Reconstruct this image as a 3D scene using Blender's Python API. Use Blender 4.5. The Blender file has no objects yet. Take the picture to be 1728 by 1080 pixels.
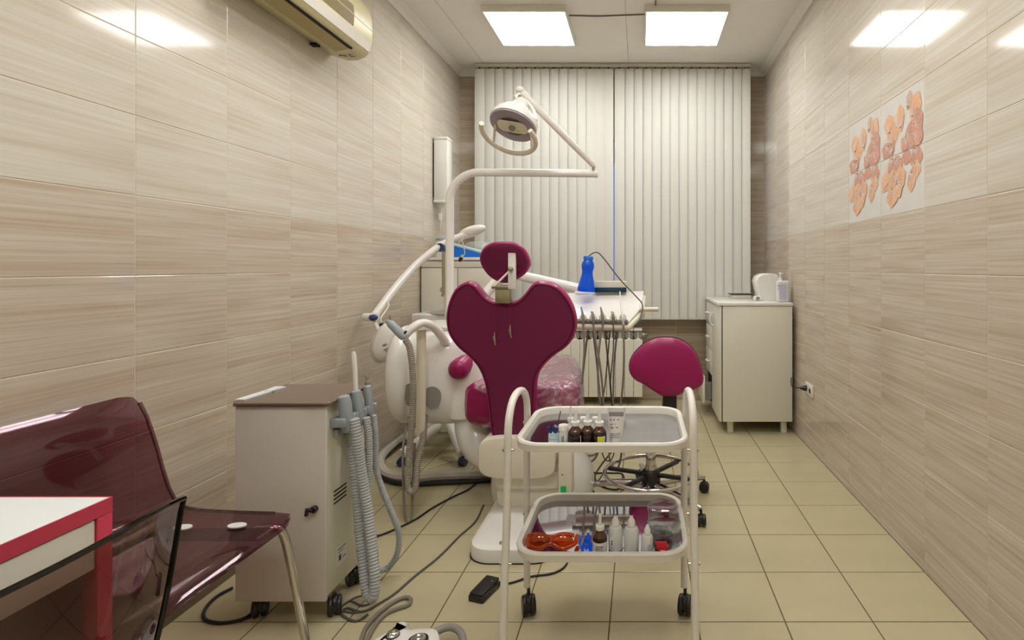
import bpy, bmesh, math, random
from mathutils import Vector, Matrix
random.seed(7)
C = bpy.context.scene.collection
SC = bpy.context.scene
PI = math.pi
# ---------------------------------------------------------------- camera, sky, exposure
F = 907.0
CX, CY, CH = 1080.0, 450.0, 1.21
cam = bpy.data.cameras.new('camera'); camo = bpy.data.objects.new('camera', cam); C.objects.link(camo)
camo.location = (0, 0, CH); camo.rotation_euler = (PI/2, 0, 0)
cam.sensor_width = 36; cam.lens = F/1728*36; cam.shift_x = -(CX-864)/1728; cam.shift_y = -(540-CY)/1728
cam.clip_start = 0.02; cam.clip_end = 60
SC.camera = camo
w = bpy.data.worlds.new('dusk_sky'); SC.world = w; w.use_nodes = True
w.node_tree.nodes['Background'].inputs[0].default_value = (0.16, 0.27, 0.75, 1)
w.node_tree.nodes['Background'].inputs[1].default_value = 0.8
SC.view_settings.view_transform = 'Standard'; SC.view_settings.look = 'None'
SC.view_settings.gamma = 1; SC.view_settings.use_curve_mapping = False
SC.view_settings.exposure = 0.0
PANEL = 15.5          # emission of the ceiling light panels

# ---------------------------------------------------------------- helpers
def P(px, py, Y): return Vector(((px-CX)*Y/F, Y, CH-(py-CY)*Y/F))
def FL(px, py, z=0.0):
    Y = F*(CH-z)/(py-CY); return Vector(((px-CX)*Y/F, Y, z))
def lin(c): return tuple(((v/255)/12.92 if v/255 <= .04045 else ((v/255+.055)/1.055)**2.4) for v in c)
MATS = {}
def pm(name, rgb, rough=.5, metal=0, spec=.5, coat=0, bump=0, bscale=200, var=0, vscale=6, emit=None, es=0):
    m = bpy.data.materials.new(name); m.use_nodes = True
    nt = m.node_tree; b = nt.nodes['Principled BSDF']; c = lin(rgb)
    b.inputs['Base Color'].default_value = (*c, 1); b.inputs['Roughness'].default_value = rough
    b.inputs['Metallic'].default_value = metal; b.inputs['Specular IOR Level'].default_value = spec
    b.inputs['Coat Weight'].default_value = coat; b.inputs['Coat Roughness'].default_value = .08
    if var or bump:
        tc = nt.nodes.new('ShaderNodeTexCoord')
    if var:
        n = nt.nodes.new('ShaderNodeTexNoise'); n.inputs['Scale'].default_value = vscale; n.inputs['Detail'].default_value = 4
        nt.links.new(tc.outputs['Object'], n.inputs['Vector'])
        r = nt.nodes.new('ShaderNodeValToRGB'); r.color_ramp.elements[0].position = .3; r.color_ramp.elements[1].position = .7
        r.color_ramp.elements[0].color = (*[v*(1-var) for v in c], 1); r.color_ramp.elements[1].color = (*[min(1, v*(1+var)) for v in c], 1)
        nt.links.new(n.outputs['Fac'], r.inputs['Fac']); nt.links.new(r.outputs['Color'], b.inputs['Base Color'])
    if bump:
        n2 = nt.nodes.new('ShaderNodeTexNoise'); n2.inputs['Scale'].default_value = bscale; n2.inputs['Detail'].default_value = 3
        bm_ = nt.nodes.new('ShaderNodeBump'); bm_.inputs['Strength'].default_value = bump; bm_.inputs['Distance'].default_value = .002
        nt.links.new(tc.outputs['Object'], n2.inputs['Vector'])
        nt.links.new(n2.outputs['Fac'], bm_.inputs['Height']); nt.links.new(bm_.outputs['Normal'], b.inputs['Normal'])
    if emit:
        b.inputs['Emission Color'].default_value = (*lin(emit), 1); b.inputs['Emission Strength'].default_value = es
    MATS[name] = m; return m
def clear(name, tint, ior=1.45, rough=.02, gl=(1, 1, 1), bump=0, bscale=20, milk=0, milkc=(1, 1, 1)):
    m = bpy.data.materials.new(name); m.use_nodes = True; nt = m.node_tree; nt.nodes.clear()
    o = nt.nodes.new('ShaderNodeOutputMaterial'); t = nt.nodes.new('ShaderNodeBsdfTransparent'); g = nt.nodes.new('ShaderNodeBsdfGlossy')
    f = nt.nodes.new('ShaderNodeLayerWeight'); f.inputs['Blend'].default_value = .5; mx = nt.nodes.new('ShaderNodeMixShader')
    pw = nt.nodes.new('ShaderNodeMath'); pw.operation = 'POWER'; pw.inputs[1].default_value = 5
    sc = nt.nodes.new('ShaderNodeMath'); sc.operation = 'MULTIPLY_ADD'; f0 = ((ior-1)/(ior+1))**2; sc.inputs[1].default_value = 1-f0; sc.inputs[2].default_value = f0
    t.inputs[0].default_value = (*tint, 1); g.inputs[0].default_value = (*gl, 1); g.inputs['Roughness'].default_value = rough
    nt.links.new(f.outputs['Facing'], pw.inputs[0]); nt.links.new(pw.outputs[0], sc.inputs[0]); nt.links.new(sc.outputs[0], mx.inputs[0])
    src = t
    if milk:
        d = nt.nodes.new('ShaderNodeBsdfDiffuse'); d.inputs[0].default_value = (*milkc, 1)
        m2 = nt.nodes.new('ShaderNodeMixShader'); m2.inputs[0].default_value = milk
        nt.links.new(t.outputs[0], m2.inputs[1]); nt.links.new(d.outputs[0], m2.inputs[2]); src = m2
    nt.links.new(src.outputs[0], mx.inputs[1]); nt.links.new(g.outputs[0], mx.inputs[2]); nt.links.new(mx.outputs[0], o.inputs[0])
    if bump:
        tc = nt.nodes.new('ShaderNodeTexCoord'); n = nt.nodes.new('ShaderNodeTexNoise'); n.inputs['Scale'].default_value = bscale; n.inputs['Detail'].default_value = 3; n.inputs['Distortion'].default_value = 1.5
        b = nt.nodes.new('ShaderNodeBump'); b.inputs['Strength'].default_value = bump; b.inputs['Distance'].default_value = .01
        nt.links.new(tc.outputs['Object'], n.inputs['Vector']); nt.links.new(n.outputs['Fac'], b.inputs['Height'])
        nt.links.new(b.outputs[0], g.inputs['Normal']); nt.links.new(b.outputs[0], f.inputs['Normal'])
    MATS[name] = m; return m

def catmull(pts, step):
    pts = [Vector(p) for p in pts]
    if len(pts) == 2: dense = [pts[0].lerp(pts[1], i/40) for i in range(41)]
    else:
        q = [pts[0]*2-pts[1]]+pts+[pts[-1]*2-pts[-2]]; dense = []
        for i in range(1, len(q)-2):
            for k in range(24):
                t = k/24; a, b, c, d = q[i-1:i+3]
                dense.append(.5*((2*b)+(c-a)*t+(2*a-5*b+4*c-d)*t*t+(3*b-a-3*c+d)*t**3))
        dense.append(pts[-1])
    out = [dense[0]]; acc = 0
    for a, b in zip(dense, dense[1:]):
        L = (b-a).length
        if L < 1e-9: continue
        while acc+L >= step:
            t = (step-acc)/L; a = a.lerp(b, t); out.append(a.copy()); L = (b-a).length; acc = 0
            if L < 1e-9: break
        acc += L
    if (out[-1]-dense[-1]).length > step*.3: out.append(dense[-1])
    return out
def rrect(x0, x1, y0, y1, r, n=8):
    out = []
    for cx, cy, a0 in ((x1-r, y1-r, 0), (x0+r, y1-r, 90), (x0+r, y0+r, 180), (x1-r, y0+r, 270)):
        for k in range(n+1):
            a = math.radians(a0+90*k/n); out.append((cx+r*math.cos(a), cy+r*math.sin(a)))
    return out
class G:
    def __init__(s): s.v = []; s.f = []
    def add(s, v, f):
        o = len(s.v); s.v += [Vector(p) for p in v]; s.f += [tuple(i+o for i in t) for t in f]; return s
    def box(s, x0, x1, y0, y1, z0, z1):
        return s.add([(x, y, z) for z in (z0, z1) for y in (y0, y1) for x in (x0, x1)],
                     [(0, 2, 3, 1), (4, 5, 7, 6), (0, 1, 5, 4), (2, 6, 7, 3), (0, 4, 6, 2), (1, 3, 7, 5)])
    def obox(s, c, sx, sy, sz, M):
        v = [Vector(c)+M@Vector((x*sx/2, y*sy/2, z*sz/2)) for z in (-1, 1) for y in (-1, 1) for x in (-1, 1)]
        return s.add(v, [(0, 2, 3, 1), (4, 5, 7, 6), (0, 1, 5, 4), (2, 6, 7, 3), (0, 4, 6, 2), (1, 3, 7, 5)])
    def rings(s, R, closed=False, caps=True):
        n = len(R[0]); v = [p for r in R for p in r]; f = []
        m = len(R)
        for i in range(m if closed else m-1):
            j = (i+1) % m
            for k in range(n):
                l = (k+1) % n; f.append((i*n+k, i*n+l, j*n+l, j*n+k))
        if caps and not closed: f += [tuple(reversed(range(n))), tuple((m-1)*n+k for k in range(n))]
        return s.add(v, f)
    def tube(s, pts, r, n=12, closed=False, caps=True, sy=1.0, up=None):
        pts = [Vector(p) for p in pts]; m = len(pts)
        rr = r if isinstance(r, (list, tuple)) else [r]*m
        T = []
        for i in range(m):
            a = pts[(i-1) % m] if (closed or i > 0) else pts[i]; b = pts[(i+1) % m] if (closed or i < m-1) else pts[i]
            T.append((b-a).normalized())
        u = Vector(up) if up else (Vector((0, 0, 1)) if abs(T[0].z) < .9 else Vector((0, 1, 0)))
        R = []
        for i in range(m):
            t = T[i]; x = (u-t*u.dot(t)).normalized()
            if not up: u = x
            y = t.cross(x)
            R.append([pts[i]+x*math.cos(2*PI*k/n)*rr[i]*sy+y*math.sin(2*PI*k/n)*rr[i] for k in range(n)])
        return s.rings(R, closed, caps)
    def lathe(s, prof, c, axis=(0, 0, 1), n=24):
        ax = Vector(axis).normalized(); x = ax.orthogonal().normalized(); y = ax.cross(x); c = Vector(c)
        R = [[c+ax*h+x*max(r, 1e-4)*math.cos(2*PI*k/n)+y*max(r, 1e-4)*math.sin(2*PI*k/n) for k in range(n)] for r, h in prof]
        return s.rings(R)
    def cyl(s, a, b, r, n=16):
        a = Vector(a); b = Vector(b); return s.lathe([(r, 0), (r, (b-a).length)], a, b-a, n)
    def ell(s, c, rx, ry, rz, M=None, n=20, m=12, e=1.0):
        M = M or Matrix.Identity(3); c = Vector(c); R = []
        sg = lambda v: math.copysign(abs(v)**e, v)
        for i in range(m+1):
            a = -PI/2+PI*(i/m*.98+.01)
            R.append([c+M@Vector((rx*sg(math.cos(a))*sg(math.cos(2*PI*k/n)), ry*sg(math.cos(a))*sg(math.sin(2*PI*k/n)), rz*sg(math.sin(a)))) for k in range(n)])
        return s.rings(R)
    def prism(s, poly, off):
        n = len(poly); a = [Vector(p) for p in poly]; off = Vector(off); b = [p+off for p in a]
        return s.add(a+b, [tuple(reversed(range(n))), tuple(range(n, 2*n))]+[(k, (k+1) % n, (k+1) % n+n, k+n) for k in range(n)])
    def pad(s, poly, N, layers, dome=()):
        """poly: planar 3d outline; layers: list of (inset, depth along N)"""
        N = Vector(N).normalized(); p = [Vector(q) for q in poly]; n = len(p)
        area = Vector((0, 0, 0))
        for i in range(n): area += p[i].cross(p[(i+1) % n])
        sg = 1 if area.dot(N) > 0 else -1
        nor = []
        for i in range(n):
            t = (p[(i+1) % n]-p[i-1]).normalized(); nor.append((N.cross(t)*sg).normalized())
        R = [[p[i]+nor[i]*ins+N*d for i in range(n)] for ins, d in layers]
        if dome:
            l0 = layers[-1][0]; base = [p[i]+nor[i]*l0 for i in range(n)]; cen = sum(base, Vector())/n
            R += [[cen+(q-cen)*k+N*d for q in base] for k, d in dome]
        return s.rings(R)
ORG = {}
def obj(name, g, mat, parent=None, smooth=True, bevel=0, seg=2, ang=35, subd=0, loc=None, kind=None, label=None):
    me = bpy.data.meshes.new(name)
    off = ORG.get(parent.name, Vector((0, 0, 0))) if parent else (Vector(loc) if loc is not None else Vector((0, 0, 0)))
    me.from_pydata([p-off for p in g.v], [], g.f); me.validate()
    bm = bmesh.new(); bm.from_mesh(me)
    bmesh.ops.recalc_face_normals(bm, faces=bm.faces)
    if bevel:
        es = [e for e in bm.edges if len(e.link_faces) == 2 and e.calc_face_angle(0) > math.radians(ang)]
        bmesh.ops.bevel(bm, geom=es, offset=bevel, segments=seg, profile=.5, affect='EDGES', clamp_overlap=True)
    bm.to_mesh(me); bm.free()
    if smooth:
        me.shade_smooth(); me.set_sharp_from_angle(angle=math.radians(40))
    me.materials.append(MATS[mat] if isinstance(mat, str) else mat)
    o = bpy.data.objects.new(name, me); C.objects.link(o)
    if parent: o.parent = parent
    elif loc is not None: o.location = off
    ORG[o.name] = off
    if subd:
        md = o.modifiers.new('subd', 'SUBSURF'); md.levels = subd; md.render_levels = subd
    if kind: o['kind'] = kind
    if label: o['label'] = label
    return o
def tag(o, label, cat, group=None):
    o['label'] = label; o['category'] = cat
    if group: o['group'] = group
    return o
def thing(name, label, cat, loc=(0, 0, 0), group=None):
    o = bpy.data.objects.new(name, None); C.objects.link(o); o.location = loc; o.empty_display_size = .05
    ORG[o.name] = Vector(loc); return tag(o, label, cat, group)
def dup(root, loc=None, label=None, rz=None):
    r = root.copy(); C.objects.link(r)
    if loc is not None: r.location = loc
    if rz is not None: r.rotation_euler.z = rz
    if label: r['label'] = label
    def rec(a, b):
        for ch in list(a.children):
            c = ch.copy(); C.objects.link(c); c.parent = b; rec(ch, c)
    rec(root, r); return r
def hose(pts, r, pitch=.007, n=10, depth=.84):
    q = catmull(pts, pitch/2); return G().tube(q, [r if i % 2 else r*depth for i in range(len(q))], n)
def wire(pts, r, step=.02, n=8): return G().tube(catmull(pts, step), r, n)

# ---------------------------------------------------------------- materials
pm('white_paint', (226, 222, 212), .35, bump=.03)
pm('white_gloss', (232, 230, 224), .18, coat=.3)
pm('cream_plastic', (222, 215, 196), .35)
pm('old_plastic', (203, 194, 150), .4, var=.05)
pm('tan_plastic', (168, 150, 98), .45, var=.05)
pm('cabinet_cream', (224, 221, 206), .38)
pm('unit_grey', (206, 200, 190), .42, var=.02)
pm('unit_side', (214, 212, 190), .42)
pm('brown_lid', (104, 84, 72), .18, coat=.3)
pm('grey_plastic', (150, 158, 162), .4)
pm('grey_hose', (168, 172, 172), .5)
pm('taupe_hose', (150, 142, 128), .5)
pm('thin_hose', (128, 120, 108), .45)
pm('black_rubber', (24, 22, 22), .55)
pm('black_plastic', (28, 26, 27), .35)
pm('dark_blue', (30, 52, 108), .3, coat=.3)
pm('chrome', (205, 203, 200), .12, metal=1)
pm('satin_metal', (176, 170, 140), .35, metal=.85)
pm('leather', (150, 2, 84), .36, bump=.06, bscale=500, coat=.1)
pm('leather_shaded', (110, 8, 66), .5, bump=.05, bscale=600)  # same leather darkened: shade on the leaning back put into the colour
pm('leather_pipe', (90, 6, 52), .4)
pm('red_edge', (196, 58, 84), .35)
pm('table_white', (224, 229, 229), .35)
pm('apron_white', (212, 209, 197), .4)
pm('amber_dark', (30, 12, 6), .08, coat=.5)
pm('amber_neck', (78, 38, 12), .1, coat=.5)
pm('label_white', (222, 220, 216), .6)
pm('label_yellow', (214, 214, 50), .6)
pm('label_lilac', (190, 190, 214), .6)
pm('ink', (70, 72, 78), .6)
pm('blue_cap', (22, 44, 110), .35)
pm('pale_blue', (170, 200, 214), .35)
pm('red_box', (206, 34, 40), .4)
pm('green_led', (10, 120, 50), .2, emit=(0, 150, 60), es=.35)
pm('teal_screen', (12, 62, 84), .2, coat=.4)
pm('bright_blue', (0, 110, 214), .35)
pm('ceiling_paint', (234, 231, 224), .7, bump=.03, bscale=60, var=.02, vscale=2)
pm('seam', (204, 199, 190), .8)
pm('cornice', (236, 233, 226), .55)
pm('grout_wall', (226, 217, 200), .7)
pm('grout_floor', (92, 78, 52), .9)
pm('wall_plain', (205, 196, 178), .6)
pm('blind_fabric', (208, 207, 199), .75, bump=.1, bscale=900, var=.01)
pm('blind_rail', (200, 195, 178), .5)
pm('radiator_white', (232, 230, 216), .35)
pm('dark_gap', (22, 20, 18), .8)
pm('face_ring', (150, 140, 148), .4)
pm('reflector', (226, 222, 196), .15)
pm('shade_grey', (142, 138, 130), .5)
pm('window_frame', (228, 228, 226), .4)
pm('cable_grey', (88, 84, 78), .5)
pm('cable_white', (214, 208, 190), .5)
pm('diffuser', (250, 252, 255), .5)
pm('socket_white', (228, 222, 208), .35)
clear('smoke_edge', (.06, .045, .045), 1.5, .05)
pm('paper', (214, 218, 218), .7)
clear('glass', (.96, .98, .98), 1.45, .01)
clear('clear_plastic', (.86, .88, .86), 1.45, .08, milk=.25, milkc=(.8, .8, .78))
clear('milky_plastic', (.85, .87, .85), 1.45, .12, milk=.8, milkc=(.80, .81, .78))
clear('smoke_bench', (.55, .36, .41), 1.5, .03, gl=(1, .93, .97))
clear('smoke_chair', (.58, .48, .46), 1.5, .02, gl=(1, .97, .97))
clear('amber_goggle', (.85, .22, .03), 1.5, .05, milk=.25, milkc=(.75, .16, .02))
clear('blue_bottle', (.03, .25, .95), 1.45, .06, milk=.55, milkc=(.0, .16, .95))
clear('plastic_wrap', (.93, .90, .92), 1.5, .06, bump=1.0, bscale=9, milk=.30, milkc=(.85, .70, .78))
clear('petri_glass', (.92, .95, .94), 1.9, .02)

def tile_mat(name, ca, cb, cc, rough=.09):
    m = bpy.data.materials.new(name); m.use_nodes = True; nt = m.node_tree; b = nt.nodes['Principled BSDF']
    N = nt.nodes.new; L = nt.links.new
    tc = N('ShaderNodeTexCoord'); oi = N('ShaderNodeObjectInfo')
    mm = N('ShaderNodeMath'); mm.operation = 'MULTIPLY'; mm.inputs[1].default_value = 37.0; L(oi.outputs['Random'], mm.inputs[0])
    cb_ = N('ShaderNodeCombineXYZ'); L(mm.outputs[0], cb_.inputs[2]); L(mm.outputs[0], cb_.inputs[1])
    va = N('ShaderNodeVectorMath'); va.operation = 'ADD'; L(tc.outputs['Object'], va.inputs[0]); L(cb_.outputs[0], va.inputs[1])
    def streak(sx, sz, det):
        mp = N('ShaderNodeMapping'); mp.inputs['Scale'].default_value = (sx, 0.0, sz); L(va.outputs[0], mp.inputs[0])
        n = N('ShaderNodeTexNoise'); n.inputs['Scale'].default_value = 1; n.inputs['Detail'].default_value = det; n.inputs['Roughness'].default_value = .6
        L(mp.outputs[0], n.inputs['Vector']); return n
    n1 = streak(1.3, 85, 5); n2 = streak(1.0, 16, 2)
    r1 = N('ShaderNodeValToRGB'); e = r1.color_ramp.elements
    e[0].position = .30; e[0].color = (*lin(ca), 1); e[1].position = .66; e[1].color = (*lin(cb), 1)
    L(n1.outputs['Fac'], r1.inputs[0])
    r2 = N('ShaderNodeValToRGB'); e = r2.color_ramp.elements
    e[0].position = .42; e[0].color = (1, 1, 1, 1); e[1].position = .68; e[1].color = (*lin(cc), 1)
    L(n2.outputs['Fac'], r2.inputs[0])
    mx = N('ShaderNodeMix'); mx.data_type = 'RGBA'; mx.blend_type = 'MULTIPLY'; mx.inputs[0].default_value = 1
    L(r1.outputs[0], mx.inputs[6]); L(r2.outputs[0], mx.inputs[7]); L(mx.outputs[2], b.inputs['Base Color'])
    b.inputs['Roughness'].default_value = rough
    bp = N('ShaderNodeBump'); bp.inputs['Strength'].default_value = .12; bp.inputs['Distance'].default_value = .0008
    n3 = N('ShaderNodeTexNoise'); n3.inputs['Scale'].default_value = 9; L(va.outputs[0], n3.inputs['Vector'])
    L(n3.outputs['Fac'], bp.inputs['Height']); L(bp.outputs[0], b.inputs['Normal'])
    MATS[name] = m
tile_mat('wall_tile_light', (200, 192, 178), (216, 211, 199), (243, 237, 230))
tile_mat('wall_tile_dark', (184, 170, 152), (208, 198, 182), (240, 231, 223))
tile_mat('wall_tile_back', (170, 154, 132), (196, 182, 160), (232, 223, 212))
pm('decor_tile', (214, 210, 204), .1, var=.03, vscale=8)
pm('petal_orange', (226, 176, 136), .15, var=.12, vscale=60)
pm('petal_red', (204, 146, 124), .15, var=.15, vscale=60)
pm('petal_brown', (204, 174, 148), .15, var=.08, vscale=40)
pm('petal_vein', (232, 214, 200), .2)
def floor_mat():
    m = pm('floor_tile', (186, 176, 142), .2, var=.035, vscale=5, bump=.04, bscale=25); return m
floor_mat()
# mirror shelf
pm('mirror', (190, 190, 196), .03, metal=1, var=.03, vscale=30)
pm('mirror_dusty', (184, 184, 188), .13, metal=1, var=.06, vscale=24)

# ---------------------------------------------------------------- room shell
XL, XR, YB, YF0, H = -1.64, 1.129, 4.878, -1.25, 2.985
TH = .008
TM = {}
def tile(wd, ht, mat, M, parent, gap=.0024, th=TH, ch=.0018):
    key = (round(wd, 3), round(ht, 3), mat, gap)
    if key not in TM:
        a, b = wd/2-gap/2, ht/2-gap/2; c = ch
        g = G(); rect = lambda x, z, y: [(-x, y, -z), (x, y, -z), (x, y, z), (-x, y, z)]
        g.rings([rect(a, b, 0), rect(a, b, -th+c*.6), rect(a-c, b-c, -th)])
        me = bpy.data.meshes.new('tile'); me.from_pydata([p for p in g.v], [], [f for i, f in enumerate(g.f) if i != 8]); me.validate()
        bm = bmesh.new(); bm.from_mesh(me); bmesh.ops.recalc_face_normals(bm, faces=bm.faces)
        big = max(bm.faces, key=lambda f: f.calc_area())
        if big.normal.y > 0: bmesh.ops.reverse_faces(bm, faces=bm.faces)
        bm.to_mesh(me); bm.free(); me.materials.append(MATS[mat]); TM[key] = me
    o = bpy.data.objects.new('tile', TM[key]); C.objects.link(o); o.parent = parent
    o.matrix_local = M; return o
g = G().box(XL-.1, XR+.1, YF0, YB+.1, -.1, -.0015); floor = obj('floor', g, 'grout_floor', smooth=False, kind='structure')
floor['label'] = 'beige square ceramic tile floor with dark joints'
T = .2990
for i in range(-6, 5):
    x0 = -.103+T*i; x1 = x0+T; x0c, x1c = max(x0, XL), (XR if x1 > XR-.06 else x1)
    if x1c-x0c < .05: continue
    for j in range(-7, 11):
        y0 = 1.833+.2978*j; y1 = y0+.2978; y1c = min(y1, YB)
        if y1c-y0 < .02: continue
        M = Matrix.Translation(((x0c+x1c)/2, (y0+y1c)/2, -TH))@Matrix.Rotation(-PI/2, 4, 'X')@Matrix.Rotation(PI, 4, 'Y')
        tile(x1c-x0c, y1c-y0, 'floor_tile', M, floor, gap=.0042)
g = G().box(XL-.1, XR+.1, YF0, YB+.1, H, H+.1); ceil = obj('ceiling', g, 'ceiling_paint', smooth=False, kind='structure')
for x in (-1.365, -.10):
    obj('seam', G().box(x-.003, x+.003, YF0, YB, H-.0015, H), 'seam', ceil, False)
cols = [1.747+.388*k for k in range(-7, 9)]
rows = [.141+.26*k for k in range(-1, 12)]
def wall_tiles(parent, left):
    step = .388 if left else .386
    for k in range(-7, 9):
        y0 = 1.747+step*k; y1 = min(y0+step, YB)
        if y1-y0 < .02: continue
        for r in range(-1, 11):
            z0 = max(0, .141+.26*r); z1 = min(.141+.26*(r+1), H)
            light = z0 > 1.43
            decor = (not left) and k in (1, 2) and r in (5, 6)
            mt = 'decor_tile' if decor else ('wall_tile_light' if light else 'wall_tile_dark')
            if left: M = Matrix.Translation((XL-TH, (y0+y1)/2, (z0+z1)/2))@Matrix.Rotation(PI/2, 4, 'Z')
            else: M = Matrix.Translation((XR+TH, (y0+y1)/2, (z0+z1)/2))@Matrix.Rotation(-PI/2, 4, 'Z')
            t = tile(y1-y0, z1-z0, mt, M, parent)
            if decor: t['label'] = 'pale grey tile printed with orange petals'; DEC.append((t, k, r))
DEC = []
wl = obj('wall_left', G().box(XL-.1, XL-.0016, YF0, YB+.1, -.1, H), 'grout_wall', smooth=False, kind='structure'); wall_tiles(wl, True)
wr = obj('wall_right', G().box(XR+.0016, XR+.1, YF0, YB+.1, -.1, H), 'grout_wall', smooth=False, kind='structure'); wall_tiles(wr, False)
obj('wall_front', G().box(XL-.1, XR+.1, YF0-.1, YF0, -.1, H), 'wall_plain', smooth=False, kind='structure')
# back wall with window opening
WX0, WX1, WZ0, WZ1 = -1.22, .78, .84, 2.36
g = G().box(XL-.1, WX0, YB+.0016, YB+.25, -.1, H).box(WX1, XR+.1, YB+.0016, YB+.25, -.1, H).box(WX0, WX1, YB+.0016, YB+.25, -.1, WZ0).box(WX0, WX1, YB+.0016, YB+.25, WZ1, H)
wb = obj('wall_back', g, 'grout_wall', smooth=False, kind='structure')
xs = [XL, -1.44, WX0]
for r in range(-1, 11):
    z0 = max(0, .141+.26*r); z1 = min(.141+.26*(r+1), H)
    segs = [(XL, -1.44), (-1.44, WX0), (WX1, 1.0), (1.0, XR)]
    if z1 <= WZ0+.09:
        x = WX0
        while x < WX1-.01: segs.append((x, min(x+.386, WX1))); x += .386
    for a, b in segs:
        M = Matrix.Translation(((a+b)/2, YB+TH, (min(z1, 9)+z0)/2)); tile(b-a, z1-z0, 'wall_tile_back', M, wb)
# window
wn = obj('window_1', G().box(WX0, WX1, YB+.10, YB+.16, WZ1-.19, WZ1).box(WX0, WX1, YB+.10, YB+.16, WZ0, WZ0+.08)
         .box(WX0, WX0+.07, YB+.10, YB+.16, WZ0+.08, WZ1-.19).box(WX1-.07, WX1, YB+.10, YB+.16, WZ0+.08, WZ1-.19)
         .box(-.66, -.59, YB+.10, YB+.16, WZ0+.08, WZ1-.19).box(.08, .15, YB+.10, YB+.16, WZ0+.08, WZ1-.19), 'window_frame', smooth=False, kind='structure')
for a, b in ((WX0+.07, -.66), (-.59, .08), (.15, WX1-.07)):
    obj('pane', G().box(a, b, YB+.125, YB+.131, WZ0+.08, WZ1-.19), 'glass', wn, False)
obj('trim_1', G().box(WX0, WX1, YB-.10, YB+.10, WZ0-.02, WZ0), 'window_frame', smooth=False, kind='structure')
# cornices
def cornice(name, a, b, nrm):
    prof = [(0, 0), (.052, 0), (.048, -.008), (.022, -.018), (.012, -.034), (.008, -.05), (0, -.05)]
    a = Vector(a); b = Vector(b); n = Vector(nrm)
    R = [[p+n*u+Vector((0, 0, v)) for u, v in prof] for p in (a, b)]
    obj(name, G().rings(R), 'cornice', kind='structure')
cornice('trim_2', (XL, YF0, H), (XL, YB, H), (1, 0, 0))
cornice('trim_3', (XR, YF0, H), (XR, YB, H), (-1, 0, 0))
cornice('trim_4', (XL, YB, H), (-1.45, YB, H), (0, -1, 0))
cornice('trim_5', (.965, YB, H), (XR, YB, H), (0, -1, 0))
# flower print on the four decor tiles: (u, v, length, width, angle deg, colour)
PET_UP = [(.085, .145, .07, .062, 100, 'petal_orange'), (.115, .095, .08, .075, 70, 'petal_orange'), (.06, .035, .06, .062, 230, 'petal_red'), (.105, .04, .055, .05, 120, 'petal_red'),
          (.19, .15, .085, .045, 95, 'petal_orange'), (.265, .205, .055, .032, 70, 'petal_brown'), (.315, .165, .085, .06, 60, 'petal_orange'), (.335, .105, .06, .065, 20, 'petal_red'),
          (.28, .06, .07, .075, 0, 'petal_red'), (.335, .04, .06, .06, 350, 'petal_red'), (.235, .03, .05, .05, 210, 'petal_red')]
PET_DN = [(.105, -.04, .07, .042, 265, 'petal_red'), (.17, -.045, .07, .05, 300, 'petal_red'), (.245, -.025, .05, .05, 250, 'petal_red'), (.325, -.04, .075, .06, 280, 'petal_red'), (.32, -.09, .055, .05, 275, 'petal_orange'),
          (.285, -.13, .07, .04, 265, 'petal_orange'), (.05, -.105, .06, .06, 160, 'petal_orange'), (.12, -.115, .085, .08, 250, 'petal_orange'), (.19, -.105, .065, .06, 20, 'petal_orange'), (.115, -.175, .07, .065, 265, 'petal_orange'), (.17, -.15, .06, .05, 300, 'petal_orange')]
for t, k, r in DEC:
    W2, H2 = .386/2-.004, .13-.003
    PI_ = [(p[0], p[1]) for p in (PET_UP if r == 6 else PET_DN)]
    for (u, v, L, wd, an, mt) in (PET_UP if r == 6 else PET_DN):
        vv = v-.13 if r == 6 else v+.13; uu = .193-u     # local +x runs towards -Y for this wall
        uu = -uu
        pts = []; n = 22
        for i in range(n):
            a = 2*PI*i/n; rr = 1+.10*math.cos(5*a) * (1 if math.cos(a) > 0 else 0)
            px_, py_ = L*.68*math.cos(a)*rr, wd*.66*math.sin(a)*rr*(1.1+.25*math.cos(a))
            A = math.radians(an); x = uu+px_*math.cos(A)-py_*math.sin(A); z = vv+px_*math.sin(A)+py_*math.cos(A)
            pts.append((max(-W2, min(W2, x)), -TH-.0002, max(-H2, min(H2, z))))
        me = bpy.data.meshes.new('petal'); st_ = .00022*(PI_.index((u, v))+1); q = G().prism([(a, b-st_, c) for a, b, c in pts], (0, -.0002, 0)); me.from_pydata(q.v, [], q.f); me.materials.append(MATS[mt])
        o = bpy.data.objects.new('petal', me); C.objects.link(o); o.parent = t
    # pale veins
    q = G()
    for (u, v, L, wd, an, mt) in (PET_UP if r == 6 else PET_DN):
        vv = v-.13 if r == 6 else v+.13; uu = -(.193-u)
        for da in (-52, -34, -17, 0, 17, 34, 52):
            A = math.radians(an); B = math.radians(an+da)
            a0 = Vector((uu-L*.5*math.cos(A), -TH-.0030, vv-L*.5*math.sin(A))); d = Vector((math.cos(B), 0, math.sin(B)))
            e = a0+d*L*.85; pp = Vector((-d.z, 0, d.x))*.0019
            if abs(e.x) > W2 or abs(e.z) > H2 or abs(a0.x) > W2 or abs(a0.z) > H2: continue
            q.prism([a0-pp, a0+pp, e+pp*.3, e-pp*.3], (0, -.0003, 0))
    me = bpy.data.meshes.new('petal_veins'); me.from_pydata(q.v, [], q.f); me.materials.append(MATS['petal_vein'])
    o = bpy.data.objects.new('petal_veins', me); C.objects.link(o); o.parent = t

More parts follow.
